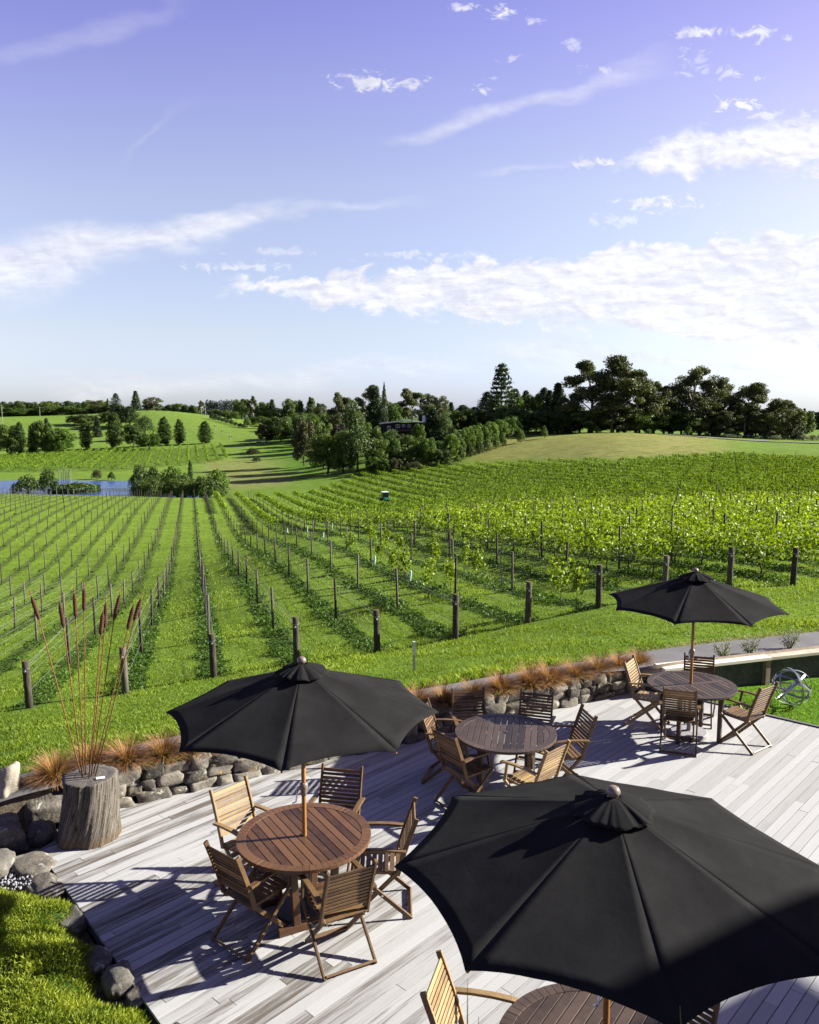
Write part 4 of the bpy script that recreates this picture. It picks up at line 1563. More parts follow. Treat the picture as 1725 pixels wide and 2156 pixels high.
# ------------------------------------------------------------------ the house the picture is taken from: its eave shades the nearest parasol
hs = thing('winery_building', 'winery building beside the deck whose eave shades the nearest parasol', 'building', (7.9, 2.6, 0))
ed_ = Vector((0.897, 0.443, 0)).normalized()
en = Vector((-ed_.y, ed_.x, 0))
sA = Vector((1.02, 3.52, 1.85))
sn = Vector((1.18, 0.58, 0.15)).cross(sun_dir)
ed_ = Vector((-sn.y, sn.x, 0)).normalized()
ed_ = ed_ if ed_.x > 0 else -ed_
en = Vector((-ed_.y, ed_.x, 0))
E0 = sA + sun_dir * ((6.5 - sA.z) / sun_dir.z) - Vector((7.9, 2.6, 0))
mb = MB()
p, q = E0 - ed_ * 5.2 - en * 2.0, E0 + ed_ * 6.5 - en * 2.0
mb.bar((p.x, p.y, 6.45), (q.x, q.y, 6.45), 4.0, 0.14)
mb.build('roof', M['concrete_dark'], hs)
mb = MB()
p, q = E0 - ed_ * 4.8 - en * 2.3, E0 + ed_ * 6.1 - en * 2.3
mb.bar((p.x, p.y, 3.17), (q.x, q.y, 3.17), 3.0, 6.40)
mb.build('wall', flat_mat('painted_weatherboard', (0.40, 0.38, 0.34), 0.7), hs)
for k in range(3):
    mb = MB()
    p = E0 + ed_ * (-3.6 + k * 2.4) - en * 0.795
    mb.box((p.x, p.y, 1.6), (1.3, 0.05, 1.9), math.atan2(ed_.y, ed_.x))
    mb.build('window', flat_mat('window_glass', (0.03, 0.04, 0.05), 0.08, 0, 0.1, 5, 0.01, 0.6), hs)


# ------------------------------------------------------------------ leaf clouds
def quads(cent, size, nrm=None, aspect=1.0, seed=0, up_bias=0.0):
    """leaf quads at cent (n,3) with half-size `size`, random orientation"""
    g = np.random.default_rng(seed)
    n = len(cent)
    a = g.normal(size=(n, 3))
    if nrm is not None:
        a = a * 0.75 + nrm
    a[:, 2] += up_bias
    a /= np.linalg.norm(a, axis=1, keepdims=True) + 1e-9
    r = g.normal(size=(n, 3))
    b = np.cross(a, r)
    b /= np.linalg.norm(b, axis=1, keepdims=True) + 1e-9
    c = np.cross(a, b)
    s = (np.asarray(size) * np.ones(n))[:, None]
    b = b * s
    c = c * s * aspect
    V = np.stack([cent - b * 0.5 - c, cent + b * 0.9, cent - b * 0.3 + c, cent - b * 1.05 + c * 0.1], 1).reshape(-1, 3)
    F = np.arange(n * 4).reshape(n, 4)
    return V, F


def blob_points(g, c, r, n, shell=0.55):
    d = g.normal(size=(n, 3))
    d /= np.linalg.norm(d, axis=1, keepdims=True)
    rad = shell + (1 - shell) * g.random(n) ** 0.6
    return np.asarray(c) + d * np.asarray(r) * rad[:, None], d


TREES = {}


def tree_kind(kind, var):
    """unit-height tree: (crown mesh, trunk mesh)"""
    key = (kind, var)
    if key in TREES:
        return TREES[key]
    g = np.random.default_rng(sum(map(ord, kind)) * 13 + var * 101)
    rr = random.Random(var * 7 + len(kind))
    P, Nn, Sz = [], [], []
    tb = MB()
    mat, bark, asp = 'broad', 'trunk', 0.75

    def blob(c, r, n, s, shell=0.55):
        p, d = blob_points(g, c, r, n, shell)
        P.append(p)
        Nn.append(d)
        Sz.append(s * g.uniform(0.6, 1.3, n))
    if kind in ('round', 'bright', 'brown', 'purple'):
        mat = {'round': 'broad', 'bright': 'bright', 'brown': 'brown', 'purple': 'purple'}[kind]
        tb.tube([(0, 0, -0.05), (0.01, 0, 0.2), (0, 0.01, 0.5)], [0.03, 0.024, 0.012], 8)
        for k in range(19):
            a = k * 2.4 + rr.random()
            h = 0.24 + 0.66 * ((k + 0.5) / 19)
            rad = 0.40 * math.sqrt(max(0.05, 1 - ((h - 0.5) / 0.52) ** 2)) * rr.uniform(0.55, 0.95)
            c = (rad * math.cos(a), rad * math.sin(a), h)
            if k % 3 == 0:
                tb.tube([(0, 0, h * 0.5), (c[0] * 0.6, c[1] * 0.6, h * 0.85), c], [0.014, 0.009, 0.004], 5)
            q = rr.uniform(0.12, 0.19)
            blob(c, (q * 1.05, q * 1.05, q * 0.85), 460, 0.0205, 0.4)
    elif kind == 'gum':
        mat, bark = 'gum', 'trunk_pale'
        lean = rr.uniform(-0.05, 0.05)
        tb.tube([(0, 0, -0.04), (lean * 0.4, 0, 0.22), (lean, 0, 0.45)], [0.024, 0.019, 0.014], 8)
        nb_ = 9
        for k in range(nb_):
            a = k * 2.4 + rr.uniform(-0.4, 0.4)
            h = 0.38 + 0.50 * (k / (nb_ - 1))
            rad = (0.16 + 0.17 * rr.random()) * (1.15 - 0.75 * (k / (nb_ - 1)) ** 2)
            e = Vector((lean + rad * math.cos(a), rad * math.sin(a), h))
            b0 = Vector((lean * 0.7, 0, 0.24 + 0.34 * k / nb_))
            mid = b0.lerp(e, 0.55) + Vector((0, 0, -0.02))
            tb.tube([b0, mid, e], [0.010, 0.007, 0.003], 5)
            for q in range(6):
                o = Vector((rr.uniform(-1, 1), rr.uniform(-1, 1), rr.uniform(-0.5, 0.9))) * 0.085
                c = e + o
                tb.tube([mid, c], [0.004, 0.002], 4)
                s = rr.uniform(0.045, 0.085)
                blob(c, (s * 1.4, s * 1.4, s * 0.85), 330, 0.0115, 0.3)
    elif kind == 'gumlow':       # dense bushy gum down to the ground
        mat, bark = 'gum', 'trunk_pale'
        tb.tube([(0, 0, -0.04), (0.01, 0, 0.3), (0.0, 0.01, 0.7)], [0.022, 0.016, 0.008], 8)
        for k in range(34):
            a = k * 2.4 + rr.uniform(-0.4, 0.4)
            h = 0.10 + 0.84 * ((k + .5) / 34)
            rad = 0.34 * math.sqrt(max(0.03, 1 - ((h - 0.45) / 0.56) ** 2)) * rr.uniform(0.5, 1.0)
            c = (rad * math.cos(a), rad * math.sin(a), h)
            if k % 2:
                tb.tube([(0, 0, max(0.05, h - 0.16)), c], [0.008, 0.003], 4)
            s = rr.uniform(0.06, 0.115)
            blob(c, (s * 1.2, s * 1.2, s * 0.85), 420, 0.0128, 0.3)
    elif kind == 'poplar':
        mat = 'poplar'
        tb.tube([(0, 0, -0.04), (0, 0, 0.4), (0, 0, 0.9)], [0.016, 0.011, 0.003], 6)
        for k in range(30):
            h = 0.10 + 0.86 * k / 29
            w = 0.135 * (min(1, (h + 0.05) * 3.2) * (1 - ((h - 0.25) / 0.78) ** 2 if h > 0.25 else 1)) ** 0.8 + 0.012
            a = k * 2.4
            c = (w * 0.55 * math.cos(a), w * 0.55 * math.sin(a), h)
            blob(c, (w * 0.7, w * 0.7, 0.075), 220, 0.013, 0.25)
            if k % 3 == 0 and h < 0.8:
                tb.tube([(0, 0, h - 0.06), (c[0] * 1.3, c[1] * 1.3, h + 0.05)], [0.005, 0.002], 4)
    elif kind == 'cypress':
        mat = 'conifer'
        tb.tube([(0, 0, -0.04), (0, 0, 0.5)], [0.02, 0.01], 6)
        for k in range(34):
            h = 0.03 + 0.95 * k / 33
            w = 0.098 * min(1, 0.55 + h * 2.2) * max(0.02, 1 - h ** 2.6)
            blob((w * 0.12 * math.cos(k * 2.4), w * 0.12 * math.sin(k * 2.4), h), (w, w, 0.05), 120, 0.010, 0.75)
    elif kind in ('conifer', 'pine', 'norfolk'):
        mat = 'conifer'
        tb.tube([(0, 0, -0.04), (0, 0, 0.5), (0, 0, 0.98)], [0.022, 0.014, 0.003], 7)
        tiers = {'conifer': 22, 'pine': 15, 'norfolk': 13}[kind]
        for k in range(tiers):
            q = k / (tiers - 1)
            h = {'conifer': 0.08, 'pine': 0.22, 'norfolk': 0.20}[kind] + (0.97 - {'conifer': 0.08, 'pine': 0.22, 'norfolk': 0.20}[kind]) * q
            w = {'conifer': 0.26 * (1 - q) ** 0.85 + 0.015, 'pine': 0.27 * (1 - q ** 2.2) + 0.03, 'norfolk': 0.235 * (1 - q) ** 0.62 + 0.02}[kind]
            nbch = 7 if kind != 'norfolk' else 5
            for j in range(nbch):
                a = 2 * PI * j / nbch + k * 1.1 + rr.uniform(-0.3, 0.3)
                ln = w * rr.uniform(0.7, 1.12)
                up = {'conifer': -0.25, 'pine': 0.25, 'norfolk': 0.12}[kind] * ln
                e = Vector((ln * math.cos(a), ln * math.sin(a), h + up))
                tb.tube([(0, 0, h), e], [0.005, 0.0015], 4)
                nn = 52 if kind != 'norfolk' else 60
                tt_ = 0.25 + 0.8 * g.random(nn) ** 0.8
                cc = np.array([0, 0, h]) + np.outer(tt_, np.array(e) - np.array([0, 0, h]))
                thick = {'conifer': 0.022, 'pine': 0.026, 'norfolk': 0.020}[kind]
                cc = cc + g.normal(size=(nn, 3)) * np.array([thick, thick, thick * 0.62])
                P.append(cc)
                Nn.append(np.tile(np.array([0, 0, 0.4]), (nn, 1)))
                Sz.append(0.0185 * g.uniform(0.6, 1.3, nn))
        asp = 0.6
    elif kind == 'willow':
        mat = 'poplar'
        tb.tube([(0, 0, -0.04), (0.01, 0, 0.4), (0, 0, 0.8)], [0.025, 0.017, 0.006], 7)
        for k in range(46):
            a = k * 2.4
            rad = 0.30 * math.sqrt((k + 0.5) / 46)
            top = 0.98 - 0.9 * (rad / 0.36) ** 2 * rr.uniform(0.5, 0.9)
            lnn = rr.uniform(0.25, 0.5)
            n = 70
            tt_ = g.random(n)
            cc = np.stack([rad * math.cos(a) * (1 + 0.12 * tt_), rad * math.sin(a) * (1 + 0.12 * tt_), np.maximum(0.08, top - lnn * tt_)], 1) + g.normal(size=(n, 3)) * 0.022
            P.append(cc)
            Nn.append(np.tile(np.array([math.cos(a), math.sin(a), 0.3]), (n, 1)))
            Sz.append(0.019 * g.uniform(0.6, 1.3, n))
    elif kind == 'flattop':
        mat, bark = 'gum', 'trunk'
        tb.tube([(0, 0, -0.04), (0, 0, 0.45)], [0.04, 0.03], 7)
        for k in range(16):
            a = k * 2.4
            rad = 0.62 * math.sqrt((k + 0.5) / 16)
            c = (rad * math.cos(a), rad * math.sin(a), 0.86 - 0.25 * (rad / 0.62) ** 2 + rr.uniform(-0.05, 0.05))
            tb.tube([(0, 0, 0.4), c], [0.022, 0.007], 4)
            blob(c, (0.17, 0.17, 0.075), 150, 0.022, 0.3)
    else:                        # shrubs: low domes
        mat = {'shrub': 'broad', 'shrub_bright': 'bright', 'shrub_silver': 'silver', 'shrub_brown': 'brown', 'shrub_dark': 'conifer'}[kind]
        tb.tube([(0, 0, -0.05), (0, 0, 0.3)], [0.04, 0.02], 6)
        for k in range(18):
            a = k * 2.4
            rad = 0.46 * math.sqrt((k + 0.5) / 18)
            h = 0.16 + 0.62 * (1 - (rad / 0.5) ** 2) * rr.uniform(0.6, 1.0)
            q = rr.uniform(0.15, 0.22)
            if k % 3 == 0:
                tb.tube([(0, 0, 0.05), (rad * math.cos(a), rad * math.sin(a), h)], [0.015, 0.006], 4)
            blob((rad * math.cos(a), rad * math.sin(a), h), (q, q, q * 0.9), 150, 0.030, 0.5)
    P = np.concatenate(P)
    Nn = np.concatenate(Nn)
    Sz = np.concatenate(Sz)
    V, F = quads(P, Sz, Nn * 0.9, asp, var, 0.25)
    # light and dark sprays: tint varies clump by clump
    cl = np.array([noise.noise(Vector(p) * 7.0 + Vector((var * 3.1, 0, 0))) for p in P])
    tint = np.clip(0.45 + 0.5 * cl + g.normal(size=len(P)) * 0.16, 0, 1)
    me = np_mesh(kind + '_crown', V, F, L[mat], tint)
    o = tb.build('trunk_source', M[bark], smooth=True)
    tm = o.data
    bpy.data.objects.remove(o)
    TREES[key] = (me, tm)
    return TREES[key]


NAMES = {'round': 'broadleaf_tree', 'bright': 'broadleaf_tree', 'brown': 'broadleaf_tree', 'purple': 'broadleaf_tree', 'gum': 'gum_tree', 'gumlow': 'gum_tree',
         'poplar': 'poplar_tree', 'cypress': 'cypress_tree', 'conifer': 'conifer_tree', 'pine': 'pine_tree', 'norfolk': 'pine_tree', 'willow': 'willow_tree', 'flattop': 'broadleaf_tree',
         'shrub': 'shrub', 'shrub_bright': 'shrub', 'shrub_silver': 'shrub', 'shrub_brown': 'shrub', 'shrub_dark': 'shrub'}
_tv = [0]


def tree(kind, px, ptop, wpx, Y, label, group=None, pbase=None, lean=None):
    """a tree at distance Y; height reaches photo row ptop, crown about wpx wide"""
    _tv[0] += 1
    rr = random.Random(_tv[0] * 17)
    u, v = uv_of(px, ptop)
    x = u * Y
    zb = tz1(x, Y)
    h = CAMZ + v * Y - zb
    h = max(h, 0.6)
    w = wpx / 1725.0 * Y
    base_w = {'round': 0.80, 'bright': 0.80, 'brown': 0.80, 'purple': 0.80, 'gum': 0.62, 'gumlow': 0.68, 'poplar': 0.27, 'cypress': 0.19, 'conifer': 0.42, 'pine': 0.48,
              'norfolk': 0.42, 'willow': 0.58, 'flattop': 1.4}.get(kind, 1.25)
    me, tm = tree_kind(kind, _tv[0] % 3)
    t = thing(NAMES[kind], label, 'shrub' if kind.startswith('shrub') else 'tree', (x, Y, zb - 0.02 * h), rr.uniform(0, 2 * PI), group)
    s = w / base_w
    t.scale = (s, s, h)
    link('crown', me, t)
    link('trunk', tm, t)
    return t


# ------------------------------------------------------------------ vineyard: posts, wires, vine rows
def vine_start(p):
    """distance at which the vines of a row begin (the left block is still bare)"""
    return float(np.interp(p, [1.9, 2.1, 3.83, 5.58, 7.33, 9.08, 10.83, 12.5, 14.3, 20, 60], [900, 112, 100, 86, 74, 63, 52, 22.5, 20.6, 22, 27]))


def row_xy(p, y):
    return (p - 0.258 * y) / 0.966, y


POSTS = []            # (x, y, z, distance, end?, vined)
for k in range(-34, 62):
    p = 0.33 + 1.75 * k
    y = float(head_y(p))
    if p < -9:
        y = 13.0
    j = 0
    while y < 200:
        x = row_xy(p, y)[0]
        u = x / y
        if y > row_far(u) - 1:
            break
        if -0.53 < u < 0.53 and (j > 0 or p > -9):
            POSTS.append((x, y, tz1(x, y), y, j == 0 and p > -8, y > vine_start(p) - 2))
        if k % 2 and y > 62 and p > 12:
            break
        y += 5.75 * 0.966 * (1.0 if j else 0.92)
        j += 1
POSTS.sort(key=lambda q: q[3])


def post_mesh(r, h, seed, n=10):
    mb = MB()
    rr = random.Random(seed)
    mb.tube([(0, 0, -0.2), (0, 0, h * 0.5), (rr.uniform(-.004, .004), 0, h)], [r * 1.03, r, r * 0.98], n)
    o = mb.build('post_source', M['post'], smooth=False)
    me = o.data
    me.polygons.foreach_set('use_smooth', np.array([len(q.vertices) == 4 for q in me.polygons]))
    bpy.data.objects.remove(o)
    return me


line_meshes = [post_mesh(0.036, 1.25, s, 8) for s in range(3)]
ORD = ['first', 'second', 'third', 'fourth', 'fifth', 'sixth', 'seventh', 'eighth', 'ninth', 'tenth', 'eleventh', 'twelfth', 'thirteenth', 'fourteenth', 'fifteenth', 'sixteenth', 'seventeenth', 'eighteenth']
ends = sorted([q for q in POSTS if q[4] and -0.51 < q[0] / q[1] < 0.51], key=lambda q: q[0] / q[1])
rr = random.Random(8)
for i, q in enumerate(ends):
    t = thing('end_post', 'thick round end post with mossy top, %s from the left along the lawn edge' % ORD[min(i, 17)], 'post', (q[0], q[1], q[2]), rr.uniform(0, 6), 'thick end posts of the vine rows')
    t.rotation_euler = (rr.uniform(-.03, .03), rr.uniform(-.03, .03), rr.uniform(-.3, .3))
    mb = MB()
    h = rr.uniform(0.94, 1.04)
    mb.tube([(0, 0, -0.2), (0, 0, 0.4), (0, 0, h * 0.8), (0, 0, h)], [0.071, 0.069, 0.067, 0.066], 18)
    o = mb.build('pole', M['post'], t)
    o.data.polygons.foreach_set('use_smooth', np.array([len(f.vertices) == 4 for f in o.data.polygons]))
    mb = MB()
    mb.tube([(0, 0, h), (0, 0, h + 0.006)], [0.065, 0.060], 18)
    mb.build('mossy_cap', M['moss_top'], t)
    mb = MB()
    mb.tube([(0.0, -0.064, h * 0.80), (0.0, -0.074, h * 0.80)], 0.020, 14)
    mb.build('white_tag', M['white'], t)
    mb = MB()
    mb.tube([(0, 0, h * 0.845), (0, 0, h * 0.857)], 0.071, 18)
    mb.build('wire_band', M['galv'], t)
mid = [q for q in POSTS if not q[4]]
for i, q in enumerate(mid[:282]):
    o = link('trellis_post', line_meshes[i % 3])
    o.location = q[:3]
    o.rotation_euler = (rr.uniform(-.025, .025), rr.uniform(-.025, .025), rr.uniform(0, 6))
    o.scale = (1, 1, rr.uniform(0.94, 1.06) * (1.1 if q[5] else 1.0))
    if q[5]:
        tag(o, 'thin weathered trellis post standing up out of leafy vines', 'post', 'trellis posts among the leafy vines')
    else:
        tag(o, 'thin weathered trellis post on a bare grassy vineyard row', 'post', 'trellis posts on the bare vineyard rows')
mb = MB()
for q in mid[282:]:
    mb.bar((q[0], q[1], q[2] - 0.1), (q[0], q[1], q[2] + 1.27 * rr.uniform(0.93, 1.1)), 0.058, 0.058, (0, 1, 0))
stuff(mb.build('far_trellis_posts', M['post']), 'mass of distant trellis posts dotting the far vineyard rows', 'posts')

# wires of the nearer bare rows
wm, wt, wo = mat_new('trellis_wire_steel')
pbsdf(wt, wo, (0.30, 0.31, 0.31), 0.5, metal=0.2)
for k in range(-9, 8):
    p = 0.33 + 1.75 * k
    y0 = float(head_y(p)) if p > -9 else 13.4
    y1 = min(y0 + 34, vine_start(p))
    ys_ = np.arange(y0, y1, 5.75 * 0.966)
    if len(ys_) < 2:
        continue
    mb = MB()
    for z_, side in ((0.35, 0.03), (0.62, -0.03), (0.82, 0.035), (0.98, -0.035), (1.12, 0.03)):
        pts = []
        for i, y in enumerate(ys_):
            x = row_xy(p, y)[0]
            zz = min(z_, 0.86) if i == 0 else z_
            pts.append((x + side, y, tz1(x, y) + zz))
        mb.tube(pts, 0.0021, 4, cap=False)
    tag(mb.build('trellis_wires', wm), 'thin taut trellis wires strung along a bare vineyard row', 'wires', 'trellis wires of the bare rows')


def add_row(p, y0, y1, label, group, hgt=1.16, wide=0.17, far=False, low=0.40, dens=1.0, trunks=0):
    g = np.random.default_rng(int((p + 200) * 31))
    n0 = 0
    P, S_, OX_ = [], [], []
    y = y0
    while y < y1:
        step = 4.0
        ye = min(y + step, y1)
        ym = 0.5 * (y + ye)
        size = 0.052 if ym < 28 else (0.058 if ym < 40 else (0.075 if ym < 60 else (0.10 if ym < 90 else (0.12 if ym < 140 else 0.15))))
        per = dens * (ye - y) / 0.966 * 0.78 * (0.052 / size) ** 2 * (430 if ym < 40 else (330 if ym < 62 else 420))
        if far:
            size = 0.22
            per = (ye - y) * 14
        n = int(per)
        yy = g.uniform(y, ye, n)
        hh = low + (hgt - low) * g.beta(1.5, 1.3, n)
        # shoots sticking up, gaps and thicker plants along the row
        mod = np.array([noise.noise((a * 0.9, p * 3.3, 0)) for a in yy])
        keep = g.random(n) < np.clip(0.95 + 0.9 * mod, 0.3, 1)
        hh = hh + np.clip(mod, -0.4, 1) * 0.16 + (g.random(n) < 0.06) * g.uniform(0, 0.26, n)
        wd = wide if ym < 34 else (0.135 if ym < 62 else 0.17)
        if far:
            wd = wide
        prof = wd * (0.65 + 0.75 * np.sin(np.clip((hh - low) / (hgt - low), 0, 1) * PI)) * (1 + 0.5 * mod)
        ox = g.normal(size=n) * prof * 0.8
        xx = (p - 0.258 * yy) / 0.966 + ox
        P.append(np.stack([xx, yy, hh], 1)[keep])
        OX_.append(ox[keep])
        S_.append((size * g.uniform(0.6, 1.25, n))[keep])
        y = ye
    P = np.concatenate(P)
    S_ = np.concatenate(S_)
    h = P[:, 2].copy()
    P[:, 2] += tz(P[:, 0], P[:, 1])
    x0, yy0 = row_xy(p, y0)
    z0 = tz1(x0, y0)
    P -= np.array([x0, yy0, z0])
    OX = np.concatenate(OX_)
    hn = (h - low) / (hgt - low) - 0.45
    k_ = np.where(P[:, 1] + yy0 > 58, 2.1, 0.6)[:, None]
    nv = np.stack([OX / 0.12, OX * 0, hn * 1.6], 1)
    nv = nv / (np.linalg.norm(nv, axis=1, keepdims=True) + 1e-6) * k_
    V, F = quads(P, S_, nv, 0.85, int((p + 300) * 7), 0.25)
    tint = np.clip(0.26 + 0.50 * (h - low) / (hgt - low) + g.normal(size=len(P)) * 0.21 + 0.28 * np.array([noise.noise((a * 0.8, b * 0.8, 2)) for a, b in zip(P[:, 0] + x0, P[:, 1] + yy0)]), 0, 1)  # leaf colour lightens with height: lit tops and shaded lower leaves painted in
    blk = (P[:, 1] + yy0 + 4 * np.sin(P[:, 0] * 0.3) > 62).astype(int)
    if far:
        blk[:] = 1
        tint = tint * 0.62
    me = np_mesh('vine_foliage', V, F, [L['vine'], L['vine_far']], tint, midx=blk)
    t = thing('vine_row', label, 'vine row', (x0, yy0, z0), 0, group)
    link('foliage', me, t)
    for k in range(trunks):
        y = y0 + 0.5 + k * 1.25
        if y > y1:
            break
        x = row_xy(p, y)[0]
        zt = tz1(x, y)
        mb = MB()
        b = Vector((x - x0, y - yy0, zt - z0))
        rr = random.Random(k + int(p * 10))
        mb.tube([b + Vector((0, 0, -0.05)), b + Vector((rr.uniform(-.04, .04), rr.uniform(-.04, .04), 0.22)), b + Vector((rr.uniform(-.05, .05), rr.uniform(-.05, .05), 0.42)), b + Vector((rr.uniform(-.1, .1), rr.uniform(-.2, .2), 0.62))],
                [0.026, 0.021, 0.019, 0.010], 6)
        mb.build('trunk', M['vine_wood'], t, smooth=True)


GV = 'leafy vine rows of the right-hand block'
nrow = 0
for k in range(1, 60):
    p = 0.33 + 1.75 * k
    y0 = vine_start(p)
    if y0 > 400:
        continue
    # clip the row to what the picture can see
    ys_ = np.arange(y0, 205, 1.0)
    xs_ = (p - 0.258 * ys_) / 0.966
    us_ = xs_ / ys_
    ok = (ys_ < row_far(us_)) & (us_ < 0.56)
    if k % 2:
        ok &= ys_ < 62
    if not ok.any():
        continue
    a, b = float(ys_[ok][0]), float(ys_[ok][-1])
    if b - a < 3:
        continue
    front = a < 24
    if nrow == 7 or k == 7:
        lab = 'bright leafy vine row nearest the lawn, its dark trunks showing below'
    if k == 7:
        add_row(p, a, b, 'bright leafy vine row nearest the lawn, its dark trunks showing below', GV, trunks=24)
    elif k == 8:
        add_row(p, a, b, 'second bright leafy vine row, just behind the row nearest the lawn', GV, trunks=16)
    elif k < 7:
        add_row(p, a, b, 'vine row whose leaves begin only far down the slope, beyond bare posts', GV)
    else:
        add_row(p, a, b, 'long leafy green vine row of the right-hand vineyard slope', GV)
    nrow += 1

# far block beyond the pond
GF = 'distant vine rows of the block beyond the pond'
for k in range(26):
    p = -66 + k * 3.1
    lo, hi = 236, 330
    ys_ = np.arange(lo, hi, 2.0)
    us_ = (p - 0.258 * ys_) / 0.966 / ys_
    top = np.interp(us_, [-.5, -.3, -.22, -.16], [318, 336, 345, 330])
    ok = (us_ > -0.52) & (us_ < -0.170) & (ys_ < top) & (ys_ > np.interp(us_, [-.5, -.35, -.24, -.17], [236, 240, 262, 300]))
    if ok.sum() < 5:
        continue
    add_row(p, float(ys_[ok][0]), float(ys_[ok][-1]), 'pale green vine row on the distant slope beyond the pond', GF, hgt=1.9, wide=0.32, far=True, low=0.3)

# replanted young vines among the bare rows
YV = [((800 + x / 2.029) * .69, (1500 + y / 2.029) * .69) for x, y in
      ((1045, 350), (1075, 375), (760, 290), (735, 365), (800, 420), (875, 440), (1030, 500), (1170, 500), (1255, 400), (1338, 430), (545, 305), (655, 250), (865, 320), (690, 255))]
YV += [((1650 + x / 2.029) * .69, (1500 + y / 2.029) * .69) for x, y in ((125, 530), (225, 545))]
yv_meshes = []
for s in range(4):
    g = np.random.default_rng(50 + s)
    P = []
    for q in range(5):
        c = np.array([g.normal() * 0.13, g.normal() * 0.10, 0.62 + 0.10 * q + g.normal() * 0.05])
        P.append(c + g.normal(size=(42, 3)) * np.array([0.085, 0.075, 0.10]))
    P = np.concatenate(P)
    V, F = quads(P, 0.05 * g.uniform(0.6, 1.3, len(P)), None, 0.85, s, 0.2)
    fm = np_mesh('young_foliage', V, F, L['vine'], np.clip(0.62 + g.normal(size=len(P)) * 0.18, 0, 1))
    mb = MB()
    mb.tube([(0, 0, -0.05), (0.02, 0, 0.4), (-0.01, 0.01, 0.75), (0.03, 0, 1.05)], [0.012, 0.010, 0.008, 0.004], 6)
    o = mb.build('x', M['vine_wood'])
    sm = o.data
    bpy.data.objects.remove(o)
    yv_meshes.append((fm, sm))
for i, (px, py) in enumerate(YV):
    x, y, z = ground_at(px, py, 0.78)
    t = thing('young_vine', 'young bright green vine replanted alone on a mostly bare row', 'vine', (x, y, z), i * 1.3, 'lone young vines on the bare rows')
    if i >= 14:
        t['label'] = 'young vine nearest the far right parasol, beside a thick end post'
        t['group'] = 'young vines by the parasol'
    t.scale = (0.9, 0.9, 1.0)
    link('foliage', yv_meshes[i % 4][0], t)
    link('stem', yv_meshes[i % 4][1], t)
GT = [(695, 465, 90), (915, 570, 115), (378, 300, 60), (280, 250, 32), (155, 262, 32), (433, 232, 30)]
for i, (x, y, h) in enumerate(GT):
    gx, gy, gz = ground_at((800 + x / 2.029) * .69, (1500 + y / 2.029) * .69)
    mb = MB()
    mb.tube([(0, 0, 0), (0.01, 0, 0.46), ], [0.035, 0.037], 10)
    o = tag(mb.build('grow_tube', M['tube'], smooth=False), 'pale blue plastic grow tube sheltering a young vine', 'grow tube', 'pale blue grow tubes in the vineyard')
    o.location = (gx, gy, gz)
    o.rotation_euler = (0.04, 0.05, 0)
gx, gy, gz = ground_at((800 + 1485 / 2.029) * .69, (1500 + 598 / 2.029) * .69)
mb = MB()
mb.bar((0, 0, -0.1), (-0.07, 0, 1.25), 0.04, 0.04, (0, 1, 0))
o = tag(mb.build('metal_post', M['galv']), 'leaning pale galvanised metal post replacing a wooden trellis post', 'post')
o.location = (gx, gy, gz)

